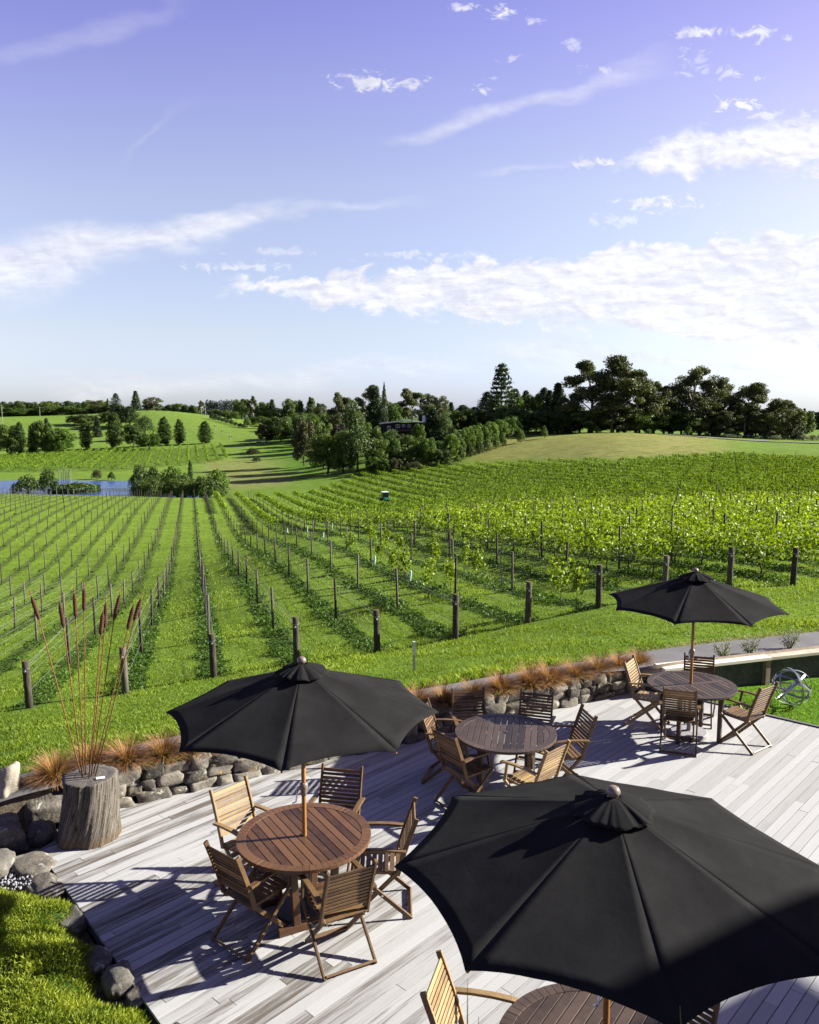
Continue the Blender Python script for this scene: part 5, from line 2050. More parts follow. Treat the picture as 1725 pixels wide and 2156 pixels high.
# ------------------------------------------------------------------ grass blades on the lawn and in the vineyard
def grass():
    g = np.random.default_rng(4)

    def sample(n, ymin, ymax):
        q = g.random(n)
        y = 1 / (1 / ymin + q * (1 / ymax - 1 / ymin))
        u = g.uniform(-0.54, 0.54, n)
        x = u * y
        return x, y
    x, y = sample(520000, 8.3, 105)
    ok = y > path_out(x) + 0.02 + 0.05 * np.sin(x * 9.1) * np.sin(x * 3.3)
    x, y = x[ok], y[ok]
    p = rows_p(x, y)
    vine = y > head_y(p) + 0.1
    fr = np.abs(((p - 0.33) / 1.75 + 0.5) % 1.0 - 0.5) * 1.75            # distance to the row line
    pat = np.array([noise.noise((a * 1.3, b * 1.3, 0)) for a, b in zip(x, y)])
    pat2 = np.array([noise.noise((a * 0.32, b * 0.32, 5)) for a, b in zip(x, y)])
    weed = vine & (fr < 0.31 + 0.22 * pat)
    thin = np.clip(1.0 - 0.75 * np.clip((1.5 - p) / 5.0, 0, 1) * np.clip((y - 17) / 9, 0, 1) - 0.4 * np.clip((y - 45) / 40, 0, 1), 0.2, 1)
    keep = np.where(weed, (0.62 + 0.6 * pat) * thin, 0.42 + 0.5 * pat + 0.3 * pat2) > g.random(len(x))
    x, y, p, weed, pat, pat2, vine = [a[keep] for a in (x, y, p, weed, pat, pat2, vine)]
    z = tz(x, y)
    n = len(x)
    out = {}
    for nm, sel, hh in (('grass', ~weed, 0.038), ('weeds', weed, 0.085)):
        X, Y, Z = x[sel], y[sel], z[sel]
        m = len(X)
        sc = np.clip(Y / 18, 0.6, 5.5)
        h = hh * (0.6 + 0.9 * g.random(m)) * (0.72 + 0.28 * np.minimum(sc, 2.4)) * (1 + 0.8 * np.clip(pat[sel] + pat2[sel], -0.4, 1.0))
        h = h * (1 + 1.3 * np.exp(-np.clip(Y - path_out(X), 0, 9) / 0.35))
        if nm == 'weeds':
            h *= np.clip(1.0 + 1.4 * pat2[sel], 0.35, 1.9)
        w = 0.0085 * sc * (1.0 if nm == 'grass' else 1.7)
        a = g.uniform(0, 2 * PI, m)
        lean = g.normal(size=(m, 2)) * 0.5
        ca, sa = np.cos(a) * w, np.sin(a) * w
        V = np.stack([np.stack([X - ca, Y - sa, Z - 0.004], 1), np.stack([X + ca, Y + sa, Z - 0.004], 1),
                      np.stack([X + ca * 0.55 + lean[:, 0] * h * 0.6, Y + sa * 0.55 + lean[:, 1] * h * 0.6, Z + h * 0.75], 1),
                      np.stack([X - ca * 0.2 + lean[:, 0] * h, Y - sa * 0.2 + lean[:, 1] * h, Z + h], 1)], 1).reshape(-1, 3)
        F = np.arange(m * 4).reshape(m, 4)
        tint = np.clip(0.55 + 0.55 * pat2[sel] + 0.4 * pat[sel] + g.normal(size=m) * 0.2, 0, 1)
        if nm == 'weeds':
            hh_ = np.clip(1.0 - 0.5 * np.clip((1.5 - p[sel]) / 5.0, 0, 1), 0.4, 1) * np.clip(0.5 + 1.3 * pat2[sel] + 0.9 * pat[sel], 0.12, 1.7) * 0.13
            P = np.stack([X, Y, Z + hh_ * g.random(m)], 1)
            P = np.concatenate([P, P + np.stack([g.normal(size=m) * 0.03, g.normal(size=m) * 0.03, hh_ * 0.3 * g.random(m)], 1)])
            V, F = quads(P, np.tile(0.017 * sc, 2) * g.uniform(0.6, 1.4, 2 * m), None, 1.5, 9, 0.3)
            tint = np.tile(tint, 2)
        me = np_mesh(nm, V, F, L['grass'] if nm == 'grass' else L['weed'], tint)
        stuff(link('grass_blades' if nm == 'grass' else 'row_weeds', me), 'short bright green grass of the lawn and vineyard alleys' if nm == 'grass' else 'rough dark weeds growing in strips under the trellis wires', 'grass' if nm == 'grass' else 'weeds')
    # small lawn by the bench
    m = 26000
    x, y = g.uniform(4.3, 9.5, m), g.uniform(8.2, 15, m)
    # inside polygon test: beyond the deck edge line and in front of the bench
    e = (x - 4.62) * (8.42 - 12.42) / (9.35 - 4.62) + 12.42
    ok = (y > e + 0.03) & (y < 12.66 + 0.322 * (x - 4.3)) & (x / y < 0.56)
    x, y = x[ok], y[ok]
    m = len(x)
    h = 0.030 * g.uniform(0.6, 1.4, m)
    a = g.uniform(0, 2 * PI, m)
    ca, sa = np.cos(a) * 0.006, np.sin(a) * 0.006
    lean = g.normal(size=(m, 2)) * 0.5
    z = np.full(m, -0.045)
    V = np.stack([np.stack([x - ca, y - sa, z], 1), np.stack([x + ca, y + sa, z], 1),
                  np.stack([x + ca * .5 + lean[:, 0] * h * .6, y + sa * .5 + lean[:, 1] * h * .6, z + 0.01 + h * .75], 1),
                  np.stack([x + lean[:, 0] * h, y + lean[:, 1] * h, z + 0.01 + h], 1)], 1).reshape(-1, 3)
    me = np_mesh('lawn', V, np.arange(m * 4).reshape(m, 4), L['grass'], np.clip(0.6 + g.normal(size=m) * 0.2, 0, 1))
    stuff(link('lawn_blades', me), 'short mown grass of the small lawn beside the deck', 'grass')


grass()


# ------------------------------------------------------------------ tussocks, small shrubs, juniper
def tussock_mesh(seed):
    g = np.random.default_rng(seed)
    n = 850
    V, F, T_ = [], [], []
    for k in range(n):
        a = g.uniform(0, 2 * PI)
        r0 = 0.05 * math.sqrt(g.random())
        ln = g.uniform(0.20, 0.40)
        el = math.acos(min(1, 0.30 + 0.70 * g.random() ** 0.8))
        d = np.array([math.cos(a) * math.sin(el), math.sin(a) * math.sin(el), math.cos(el)])
        side = np.array([-math.sin(a), math.cos(a), 0]) * 0.0046
        p = np.array([r0 * math.cos(a), r0 * math.sin(a), 0.0])
        o = len(V)
        seg = 5
        for i in range(seg + 1):
            q = i / seg
            w = side * (1 - 0.8 * q)
            V.append(p - w)
            V.append(p + w)
            p = p + d * ln / seg
            d = d + np.array([math.cos(a) * 0.14, math.sin(a) * 0.14, -0.25]) * (0.35 + q)
            d = d / np.linalg.norm(d)
            if i < seg:
                b = o + i * 2
                F.append((b, b + 1, b + 3, b + 2))
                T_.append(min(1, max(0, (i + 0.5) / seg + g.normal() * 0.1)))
    return np_mesh('tussock_blades', V, F, M['tussock'], T_)


tms = [tussock_mesh(s) for s in range(4)]
TUS = [(-4.03, 8.90), (-3.74, 9.22), (-3.34, 9.28), (-2.98, 9.48), (-2.62, 9.64), (-2.28, 9.86), (-1.90, 10.08), (-1.45, 10.35), (-.95, 10.62), (-.45, 10.9),
       (0.12, 11.20), (0.50, 11.38), (0.94, 11.62), (1.36, 11.86), (1.84, 12.12), (2.16, 12.26), (2.62, 12.54), (3.02, 12.74), (3.42, 12.98), (3.80, 13.16)]
TL = ['leftmost rust-coloured tussock between the pale boulder and the stump', 'rust-coloured tussock directly behind the stump', 'rust-coloured tussock just right of the stump', 'large orange tussock above the lichened wall between stump and left parasol',
      'orange tussock at the left rim of the left parasol', 'rust tussock under the left rim of the left parasol', 'rust tussock hidden behind the left parasol, third from its left rim', 'rust tussock hidden behind the middle of the left parasol', 'rust tussock behind the pole of the left parasol', 'rust tussock behind the right half of the left parasol',
      'rust tussock at the right rim of the left parasol', 'rust tussock behind the far left chair of the middle table', 'orange tussock between the two far chairs of the middle table, left one', 'bright orange tussock between the two far chairs of the middle table, right one',
      'orange tussock above the far right chair of the middle table', 'tall orange tussock just right of the middle table above the wall', 'dark rust tussock, left of a pair, left of the far umbrella table', 'dark rust tussock, right of a pair, left of the far umbrella table',
      'rust tussock behind the sunlit chair of the lawn-side table', 'rust tussock at the end of the pale bench by the log kerb']
rr = random.Random(21)
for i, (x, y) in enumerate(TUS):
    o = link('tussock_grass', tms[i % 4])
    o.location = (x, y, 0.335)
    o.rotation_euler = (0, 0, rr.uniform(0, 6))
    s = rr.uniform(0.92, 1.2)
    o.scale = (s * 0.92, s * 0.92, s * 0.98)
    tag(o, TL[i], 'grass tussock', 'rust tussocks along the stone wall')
for (x, y), lab in zip([(5.28, 13.38), (5.80, 13.58), (6.62, 13.88)], ['small silvery shrub behind the bench, nearest the parasol pole', 'small silvery shrub behind the bench, middle of the three', 'small silvery shrub behind the bench, nearest the right edge']):
    g = np.random.default_rng(int(x * 10))
    P = []
    t = thing('silver_shrub', lab, 'shrub', (x, y, 0.36), 0, 'silvery shrubs behind the bench')
    mb = MB()
    for k in range(11):
        a = g.uniform(0, 2 * PI)
        e = np.array([math.cos(a) * g.uniform(.05, .22), math.sin(a) * g.uniform(.05, .2), g.uniform(.18, .42)])
        mb.tube([(0, 0, 0), tuple(e * 0.5 + np.array([0, 0, 0.04])), tuple(e)], [0.005, 0.004, 0.002], 4)
        P.append(np.outer(g.uniform(0.35, 1.05, 44), e) + g.normal(size=(44, 3)) * 0.022)
    P = np.concatenate(P)
    V, F = quads(P, 0.0135, None, 0.7, 3)
    link('foliage', np_mesh('silver_leaves', V, F, L['silver'], np.clip(0.6 + g.normal(size=len(P)) * 0.25, 0, 1)), t)
    mb.build('stems', M['vine_wood'], t)


def juniper():
    g = np.random.default_rng(31)
    edge = [(-4.9, 7.25), (-3.98, 7.36), (-3.66, 7.26), (-3.30, 7.16), (-3.06, 7.08), (-2.92, 6.93), (-3.0, 6.72), (-2.82, 6.55), (-2.60, 6.42), (-2.55, 6.12), (-2.42, 5.84), (-2.18, 5.78), (-2.0, 5.72), (-1.84, 5.50), (-1.66, 5.22), (-1.3, 4.9), (-1.1, 4.4), (-3.0, 2.6), (-6.5, 3.6), (-6.5, 6.9)]
    E_ = np.array(edge)

    def inside(x, y):
        r = np.zeros(len(x), bool)
        j = len(E_) - 1
        for i in range(len(E_)):
            xi, yi, xj, yj = E_[i, 0], E_[i, 1], E_[j, 0], E_[j, 1]
            r ^= ((yi > y) != (yj > y)) & (x < (xj - xi) * (y - yi) / (yj - yi + 1e-12) + xi)
            j = i
        return r

    def edist(x, y):
        d = np.full(len(x), 9.0)
        for i in range(len(E_)):
            a, b = E_[i - 1], E_[i]
            ab = b - a
            t_ = np.clip(((x - a[0]) * ab[0] + (y - a[1]) * ab[1]) / (ab @ ab), 0, 1)
            d = np.minimum(d, np.hypot(x - a[0] - t_ * ab[0], y - a[1] - t_ * ab[1]))
        return d

    def height(x, y):
        d = edist(x, y)
        nz = np.array([noise.noise((a * 2.0, b * 2.0, 3)) + 0.5 * noise.noise((a * 5.2, b * 5.2, 8)) for a, b in zip(x, y)])
        return -0.09 + 0.21 * (1 - np.exp(-d / 0.13)) + 0.085 * nz * np.clip(d / 0.2, 0, 1) + 0.05 * np.clip(d, 0, 1.2)
    n = 105000
    x, y = g.uniform(-6.4, -1.0, n), g.uniform(2.7, 7.5, n)
    ok = inside(x, y) & (x / y > -0.60)
    x, y = x[ok], y[ok]
    z = height(x, y)
    eps = 0.03
    zx, zy = (height(x + eps, y) - z) / eps, (height(x, y + eps) - z) / eps
    n = len(x)
    nx = np.stack([-zx, -zy, np.ones(n)], 1)
    nx /= np.linalg.norm(nx, axis=1, keepdims=True)
    V, F, T_ = [], [], []
    pat = np.array([noise.noise((a * 4.5, b * 4.5, 1)) for a, b in zip(x, y)])
    for q in range(3):
        d = nx * 0.8 + g.normal(size=(n, 3)) * 0.7
        d[:, 2] = np.abs(d[:, 2]) * 0.8 + 0.12
        d /= np.linalg.norm(d, axis=1, keepdims=True)
        ln = g.uniform(0.022, 0.062, n)[:, None]
        s = np.cross(d, g.normal(size=(n, 3)))
        s /= np.linalg.norm(s, axis=1, keepdims=True)
        s *= 0.0042
        b = np.stack([x, y, z - 0.015], 1) + g.normal(size=(n, 3)) * 0.012
        V.append(np.stack([b - s * 0.5, b + d * ln * 0.5 + s, b + d * ln, b + d * ln * 0.5 - s], 1).reshape(-1, 3))
        T_.append(np.clip(0.52 + 0.42 * pat + g.normal(size=n) * 0.2, 0, 1))
    V = np.concatenate(V)
    F = np.arange(len(V)).reshape(-1, 4)
    T_ = np.concatenate(T_)
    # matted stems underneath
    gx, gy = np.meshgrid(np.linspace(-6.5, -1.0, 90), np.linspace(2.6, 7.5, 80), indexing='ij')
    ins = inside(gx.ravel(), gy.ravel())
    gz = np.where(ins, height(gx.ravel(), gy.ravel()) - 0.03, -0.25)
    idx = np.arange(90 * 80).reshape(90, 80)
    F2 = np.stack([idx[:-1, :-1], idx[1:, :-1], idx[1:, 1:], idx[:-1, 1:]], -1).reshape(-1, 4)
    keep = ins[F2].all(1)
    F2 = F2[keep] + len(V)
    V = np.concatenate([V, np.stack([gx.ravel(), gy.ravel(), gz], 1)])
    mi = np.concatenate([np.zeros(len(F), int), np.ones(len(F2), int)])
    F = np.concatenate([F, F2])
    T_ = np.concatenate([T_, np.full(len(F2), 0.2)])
    me = np_mesh('juniper', V, F, [L['juniper'], L['weed']], T_, midx=mi)
    stuff(link('juniper_ground_cover', me), 'feathery yellow-green juniper ground cover spreading beside the deck at the bottom left', 'ground cover')


juniper()

# tall leafy blades in front of the house, only the tips reach the picture
tg = thing('tall_grass', 'tall green grass blades poking up close to the camera at the bottom edge', 'plant', (0.35, 1.75, 0))
for (px, py, Y, z0x) in [(985, 2062, 2.05, -0.02), (1008, 2140, 2.0, 0.06), (1432, 2118, 1.9, 0.3), (955, 2170, 1.95, -0.1), (1452, 2150, 1.85, 0.28)]:
    u, v = uv_of(px, py)
    e = Vector((u * Y - 0.35, Y - 1.75, CAMZ + v * Y))
    b = Vector((z0x, 0.0, 0))
    mb = MB()
    vs, fs = [], []
    K = 14
    for i in range(K + 1):
        q = i / K
        p = b.lerp(e, q) + Vector((-0.06 * math.sin(PI * q) * (1 if px < 1200 else -1.5), 0, 0.0))
        w = 0.009 * (1 - q ** 4) + 0.0005
        vs += [p - Vector((w, 0, 0)), p + Vector((0, w * 0.5, 0)), p + Vector((w, 0, 0))]
    for i in range(K):
        for j in range(2):
            fs.append((i * 3 + j, i * 3 + j + 1, i * 3 + j + 4, i * 3 + j + 3))
    mb.add(vs, fs, 0.6)
    mb.build('blade', L['grass'], tg, smooth=True)

# ------------------------------------------------------------------ pond, far road, house, tractor, poles
xs_ = np.linspace(-1, 1, 60)
V, F = [], []
pond = [(-0.62, 150), (-0.40, 152), (-0.30, 158), (-0.235, 165), (-0.225, 188), (-0.245, 203), (-0.30, 210), (-0.345, 213), (-0.375, 212), (-0.40, 214), (-0.44, 216), (-0.62, 218)]
poly = [(u * y, y) for u, y in pond]
fill_sheet('pond', poly, -12.95, M['water'], 40, 0.0)
rd = MB()
ROAD = [(0.305, 228, .0), (0.34, 226, 0), (0.38, 220, 0), (0.42, 215, 0), (0.47, 213, 0), (0.56, 214, 0)]
V, F = [], []
for (u, y, _) in ROAD:
    for k in range(4):
        yy = y + k * 1.6
        V.append((u * yy, yy, tz1(u * yy, yy) + 0.05 + 0.12))
for i in range(len(ROAD) - 1):
    for k in range(3):
        a = i * 4 + k
        F.append((a, a + 4, a + 5, a + 1))
struct(link('country_road', np_mesh('country_road', V, F, M['asphalt'], smooth=True)))


def to_px(px, py, Y):
    u, v = uv_of(px, py)
    return Vector((u * Y, Y, CAMZ + v * Y))


navy = flat_mat('dark_navy_weatherboard', (0.011, 0.013, 0.022), 0.6, 0, 0.2, 3)
roofm = flat_mat('pale_metal_roof', (0.36, 0.37, 0.40), 0.4, 0.1, 0.1, 3)
glass = flat_mat('window_glass_dark', (0.03, 0.035, 0.05), 0.1, 0, 0.1, 3, 0.01, 0.6)
YH = 255.0
hb_ = to_px(852, 908, YH)
hs = thing('farm_house', 'dark navy weatherboard house with white window frames among the trees on the ridge', 'house', (hb_.x, hb_.y, hb_.z - 3.0))
PX = YH / 1725.0
mb = MB()
W_, D_, H_ = 98 * PX, 8.0, 21 * PX + 3.0
mb.prism([(-W_ / 2, 0), (W_ / 2, 0), (W_ / 2, D_), (-W_ / 2, D_)], 0, H_ - 6 * PX)
x0, x1 = -W_ / 2, W_ / 2
zt = H_ - 6 * PX
mb.build('wall', navy, hs)
mb = MB()
for (a, b, za_, zb_) in ((x0 - 0.6, -W_ * 0.02, zt + 0.1, zt + 6.0 * PX), (-W_ * 0.05, x1 + 1.0, zt + 7.0 * PX, zt + 1.5 * PX)):
    mb.bar((a, D_ / 2 - 0.6, za_), (b, D_ / 2 - 0.6, zb_), D_ + 2.2, 0.28)
mb.build('roof', roofm, hs)
mb = MB()
mb.prism([(x0 + 1, 0.02), (x1 - 1, 0.02), (x1 - 1, D_ - .1), (x0 + 1, D_ - .1)], zt - 0.2, zt + 3.0 * PX)
mb.build('gable', navy, hs)
wf = M['white']
for (px, py, w, h) in ((819, 903, 8, 12), (838, 897, 9, 7), (850, 896, 7, 6), (862, 897, 7, 6), (880, 899, 7, 6)):
    c = to_px(px, py, YH) - Vector(hs.location)
    mb = MB()
    mb.box((c.x, -0.06, c.z), (w * PX, 0.12, h * PX))
    f = mb.build('window_frame', wf, hs)
    for q in (-1, 1):
        mb = MB()
        mb.box((c.x + q * w * PX * 0.24, -0.13, c.z), (w * PX * 0.38, 0.04, h * PX * 0.74))
        mb.build('pane', glass, f)
mb = MB()
c = to_px(848, 906, YH) - Vector(hs.location)
mb.box((c.x, -1.2, c.z), (50 * PX, 2.3, 0.5))
mb.build('deck_rail', M['table_red'], hs)
mb = MB()
c = to_px(893, 882, YH) - Vector(hs.location)
mb.box((c.x, 3, c.z), (0.9, 0.9, 2.0))
mb.build('chimney', wf, hs)


def build_tractor():
    x, y, z = ground_at(812, 1066)
    t = thing('tractor', 'small green vineyard tractor with a white-roofed cab driving between vine rows', 'tractor', (x, y, z), R(12))
    gm = flat_mat('green_tractor_paint', (0.015, 0.16, 0.055), 0.35, 0, 0.1, 4, 0.02, 0.5)
    bk = flat_mat('black_rubber', (0.012, 0.012, 0.012), 0.8)
    mb = MB()
    mb.prism([(-0.36, -1.7), (0.36, -1.7), (0.40, -1.6), (0.40, -0.1), (-0.40, -0.1), (-0.40, -1.6)], 0.55, 1.22)
    mb.prism([(-0.33, -1.66), (0.33, -1.66), (0.33, -0.1), (-0.33, -0.1)], 1.22, 1.30)
    mb.build('hood', gm, t, bevel=0.04)
    mb = MB()
    mb.box((0, -1.715, 0.92), (0.5, 0.03, 0.42))
    mb.build('grille', bk, t)
    for s in (-1, 1):
        mb = MB()
        mb.box((s * 0.22, -1.73, 1.12), (0.16, 0.03, 0.1))
        mb.build('headlight', M['white'], t)
        mb = MB()
        mb.tube([(s * 0.42, 0.55, 0.58), (s * 0.72, 0.55, 0.58)], 0.58, 20)
        w = mb.build('rear_wheel', bk, t)
        mb = MB()
        mb.tube([(s * 0.70, 0.55, 0.58), (s * 0.735, 0.55, 0.58)], 0.26, 14)
        mb.build('rim', M['white'], w)
        mb = MB()
        mb.tube([(s * 0.42, -1.25, 0.38), (s * 0.64, -1.25, 0.38)], 0.38, 18)
        mb.build('front_wheel', bk, t)
        mb = MB()
        mb.box((s * 0.57, 0.5, 1.2), (0.34, 1.1, 0.08))
        mb.build('fender', gm, t)
    mb = MB()
    mb.box((0, 0.45, 0.95), (0.86, 1.1, 0.62))
    mb.build('cab_base', gm, t)
    mb = MB()
    mb.box((0, 0.45, 1.62), (0.80, 1.02, 0.72))
    mb.build('cab_glass', glass, t)
    for sx in (-1, 1):
        for sy in (-0.08, 0.98):
            mb = MB()
            mb.box((sx * 0.41, sy, 1.62), (0.06, 0.06, 0.74))
            mb.build('cab_pillar', bk, t)
    mb = MB()
    mb.box((0, 0.45, 2.04), (0.98, 1.24, 0.12))
    mb.build('cab_roof', M['white'], t, bevel=0.03)
    mb = MB()
    mb.tube([(0.3, -0.6, 1.25), (0.3, -0.6, 1.95)], 0.035, 8)
    mb.build('exhaust', bk, t)


build_tractor()
pm_ = flat_mat('pale_pole', (0.24, 0.22, 0.20), 0.8)
for (px, pt, pb, Y, lab) in [(432, 853, 876, 470, 'pale concrete power pole beside the hill-crest road'), (83, 856, 878, 520, 'thin power pole in front of the left ridge woods'), (3, 852, 892, 430, 'power pole at the very left edge of the picture'),
                             (453, 893, 913, 400, 'thin pole on the pasture slope, left of three'), (467, 904, 925, 385, 'thin pole on the pasture slope, middle of three'), (484, 917, 932, 360, 'short pole on the pasture slope, right of three')]:
    u, v = uv_of(px, pt)
    x, y = u * Y, Y
    z = tz1(x, y)
    h = max(2.0, CAMZ + v * Y - z)
    t = thing('power_pole', lab, 'pole', (x, y, z), 0, 'poles across the far pasture')
    mb = MB()
    mb.tube([(0, 0, -0.3), (0, 0, h)], [0.20, 0.15], 8)
    mb.build('pole', pm_, t)
    mb = MB()
    mb.box((0, 0, h - 0.7), (1.9, 0.14, 0.16))
    mb.build('crossarm', pm_, t)
for i, px in enumerate((123, 128.5, 133, 137, 140.5, 144, 148)):
    Y = 205
    u, v = uv_of(px, 985 + (3 * i) % 8)
    mb = MB()
    mb.tube([(u * Y, Y, -13.4), (u * Y + 0.05, Y, CAMZ + v * Y)], [0.085, 0.07], 6)
    tag(mb.build('mooring_pole', pm_), 'thin bare pole standing in the pond beside the reed island', 'pole', 'thin poles standing in the pond')
for px, py, c, nm in ((729, 988, 'white', 'white beehive box on the shaded grass below the trees'), (736, 986, 'blue', 'left blue beehive box on the shaded grass below the trees'), (741, 986, 'blue', 'right blue beehive box on the shaded grass below the trees')):
    x, y, z = ground_at(px, py)
    t = thing('beehive', nm, 'beehive', (x, y, z), 0.3, 'beehives below the trees')
    mt = M['white'] if c == 'white' else flat_mat('blue_paint', (0.10, 0.18, 0.48), 0.5)
    mb = MB()
    mb.box((0, 0, 0.35), (0.55, 0.55, 0.7))
    mb.build('body', mt, t)
    mb = MB()
    mb.box((0, 0, 0.74), (0.62, 0.62, 0.08))
    mb.build('lid', M['white'], t)

# reed island
g = np.random.default_rng(77)
n = 3000
a_, r_ = g.uniform(0, 2 * PI, n), np.sqrt(g.random(n))
c = to_px(143, 1018, 178)
P = np.stack([c.x + 5.2 * r_ * np.cos(a_), 182 + 5 * r_ * np.sin(a_), -12.9 + 1.9 * g.random(n) * (1.1 - 0.5 * r_)], 1)
V, F = quads(P, 0.22 * g.uniform(.5, 1.2, n), None, 1.6, 5, 0.0)
stuff(link('reeds', np_mesh('reeds', V, F, L['poplar'], np.clip(0.5 + g.normal(size=n) * 0.25, 0, 1))), 'clump of pale green reeds forming an island in the pond', 'reeds')

# ------------------------------------------------------------------ trees
GR = 'dark broadleaf trees on the far left ridge'
rr = random.Random(99)
for i in range(15):
    px = -8 + i * 17.5 + rr.uniform(-4, 4)
    tree('round' if i % 4 else 'gumlow', px, 846 + rr.uniform(-5, 5), rr.uniform(26, 40), 560 + rr.uniform(-15, 25), 'dark rounded broadleaf tree in the wood along the far left ridge', GR)
for i in range(9):
    px = -2 + i * 30 + rr.uniform(-8, 8)
    tree('round', px, 856 + rr.uniform(-4, 4), rr.uniform(34, 48), 535, 'lower dark tree at the front of the far left ridge wood', 'lower trees of the far left ridge wood')
tree('shrub_brown', 205, 852, 22, 530, 'yellowish tree beside the roof on the left ridge')
tree('norfolk', 243, 827, 24, 520, 'tall tiered pine standing above the left ridge')
tree('conifer', 226, 838, 8, 530, 'thin dark conifer tip above the left ridge wood')
tree('conifer', 285, 822, 22, 540, 'dense conical conifer on the crest of the left hill')
tree('flattop', 322, 832, 46, 560, 'flat-topped spreading tree on the crest of the left hill')
tree('round', 318, 845, 40, 570, 'low dark tree below the flat-topped tree on the hill crest')
for i, (px, pt, w) in enumerate(((362, 850, 22), (378, 848, 24), (396, 851, 26), (410, 853, 20), (348, 853, 18))):
    tree('round', px, pt, w, 585, 'dark tree peeping over the crest of the left hill', 'trees behind the hill crest')
for i, px in enumerate((309, 332, 348, 367, 387)):
    tree('shrub_dark', px, 864 + i * 1.2, 10, 505, 'small round bush on the hill crest, %s from the left' % ORD[i], 'round bushes on the hill crest')
for i in range(9):
    px = 446 + i * 8.5
    tree('shrub_dark', px, 866 + i * 3.2, 13, 455 - i * 5, 'small bush in the roadside hedge descending the left hill', 'roadside bushes on the left hill')
for (k, px, pt, w, Y, lab) in [
    ('pine', 253, 853, 46, 420, 'dark spreading pine on the saddle of the left hill'), ('pine', 272, 855, 40, 418, 'dark pine at the right of the hill-saddle grove'), ('round', 228, 866, 36, 425, 'dark round tree at the left of the hill-saddle grove'),
    ('conifer', 203, 873, 18, 385, 'conical tree on the slope left of the dark pine grove'), ('round', 178, 872, 46, 432, 'broad dark tree on the hill slope above the pasture'), ('round', 156, 874, 30, 436, 'small dark tree at the left end of the slope hedge'),
    ('poplar', 178, 881, 24, 338, 'leftmost slender poplar at the foot of the left hill'), ('poplar', 239, 868, 33, 340, 'tallest poplar at the foot of the left hill'), ('poplar', 344, 877, 29, 345, 'dense poplar right of the bright round tree'),
    ('poplar', 377, 882, 23, 346, 'narrow poplar in the middle of the pasture edge'), ('poplar', 431, 886, 29, 346, 'rightmost poplar above the far vine block'),
    ('round', 279, 890, 36, 336, 'grey-green round tree right of the tallest poplar'), ('willow', 304, 872, 38, 372, 'sparse grey-green tree below the dark pine grove'), ('bright', 313, 912, 46, 330, 'bright green round tree at the foot of the hill'),
    ('round', 12, 892, 52, 322, 'dark round tree at the left edge by the far vine block'), ('poplar', 40, 888, 24, 322, 'tall greyish tree second from the left edge'), ('poplar', 66, 897, 20, 318, 'slim tree left of the large dark pair'),
    ('round', 86, 884, 46, 318, 'large dark tree left of the bright rounded one'), ('conifer', 97, 879, 22, 340, 'pointed tree rising behind the large dark tree at left'), ('bright', 124, 900, 54, 315, 'bright green broad tree at the right of the left-hand group'),
    ('shrub', 30, 914, 30, 312, 'low tree in front of the tall greyish tree at left'),
    ('brown', 560, 890, 38, 335, 'lone round tree at the right end of the far vine block'), ('shrub_brown', 533, 940, 34, 290, 'brown bush on the mown strip below the lone tree'), ('shrub_brown', 540, 958, 22, 262, 'small russet bush lower on the mown strip'),
    ('shrub', 56, 990, 74, 178, 'wide dark bush on the near shore of the pond'), ('shrub', 99, 977, 50, 180, 'taller bush at the right end of the pond-side thicket'), ('shrub_brown', 203, 982, 24, 216, 'small brown bush on the far shore of the pond'), ('shrub', 234, 987, 18, 214, 'small round bush reflected in the pond'),
    ('shrub', 292, 968, 50, 190, 'dark rounded thicket at the right end of the pond'), ('shrub', 322, 966, 52, 186, 'dark thicket second from the pond end'), ('shrub_bright', 360, 964, 64, 176, 'paler willow-like thicket in the middle of the pond trees'), ('shrub', 385, 985, 48, 172, 'low green thicket right of the middle of the pond trees'),
    ('shrub', 420, 990, 44, 170, 'low thicket left of the big right-hand pond bush'), ('shrub_bright', 455, 972, 66, 168, 'big green bush at the right end of the pond trees'), ('poplar', 400, 968, 12, 182, 'thin upright sapling among the pond trees'),
]:
    tree(k, px, pt, w, Y, lab)
for i in range(11):
    px = 288 + i * 17
    tree('shrub', px, 996 + rr.uniform(-8, 8), rr.uniform(34, 48), 163 + rr.uniform(-3, 3), 'low dark bush in the thicket along the near bank of the pond', 'thicket bushes on the near pond bank')
for i in range(9):
    px = 520 + i * 12.5
    tree('shrub_bright', px, 938 - i * 1.6, 15, 330 + i * 5, 'round bush in the hedge strip right of the far vine block', 'hedge strip beyond the far vine block')
tree('shrub_bright', 812, 901, 30, 250, 'leafy bush hiding the lower left of the house')
tree('shrub', 868, 903, 44, 250, 'leafy bush hiding the lower right of the house')
tree('shrub_bright', 842, 907, 30, 249, 'leafy bush hiding the terrace of the house')
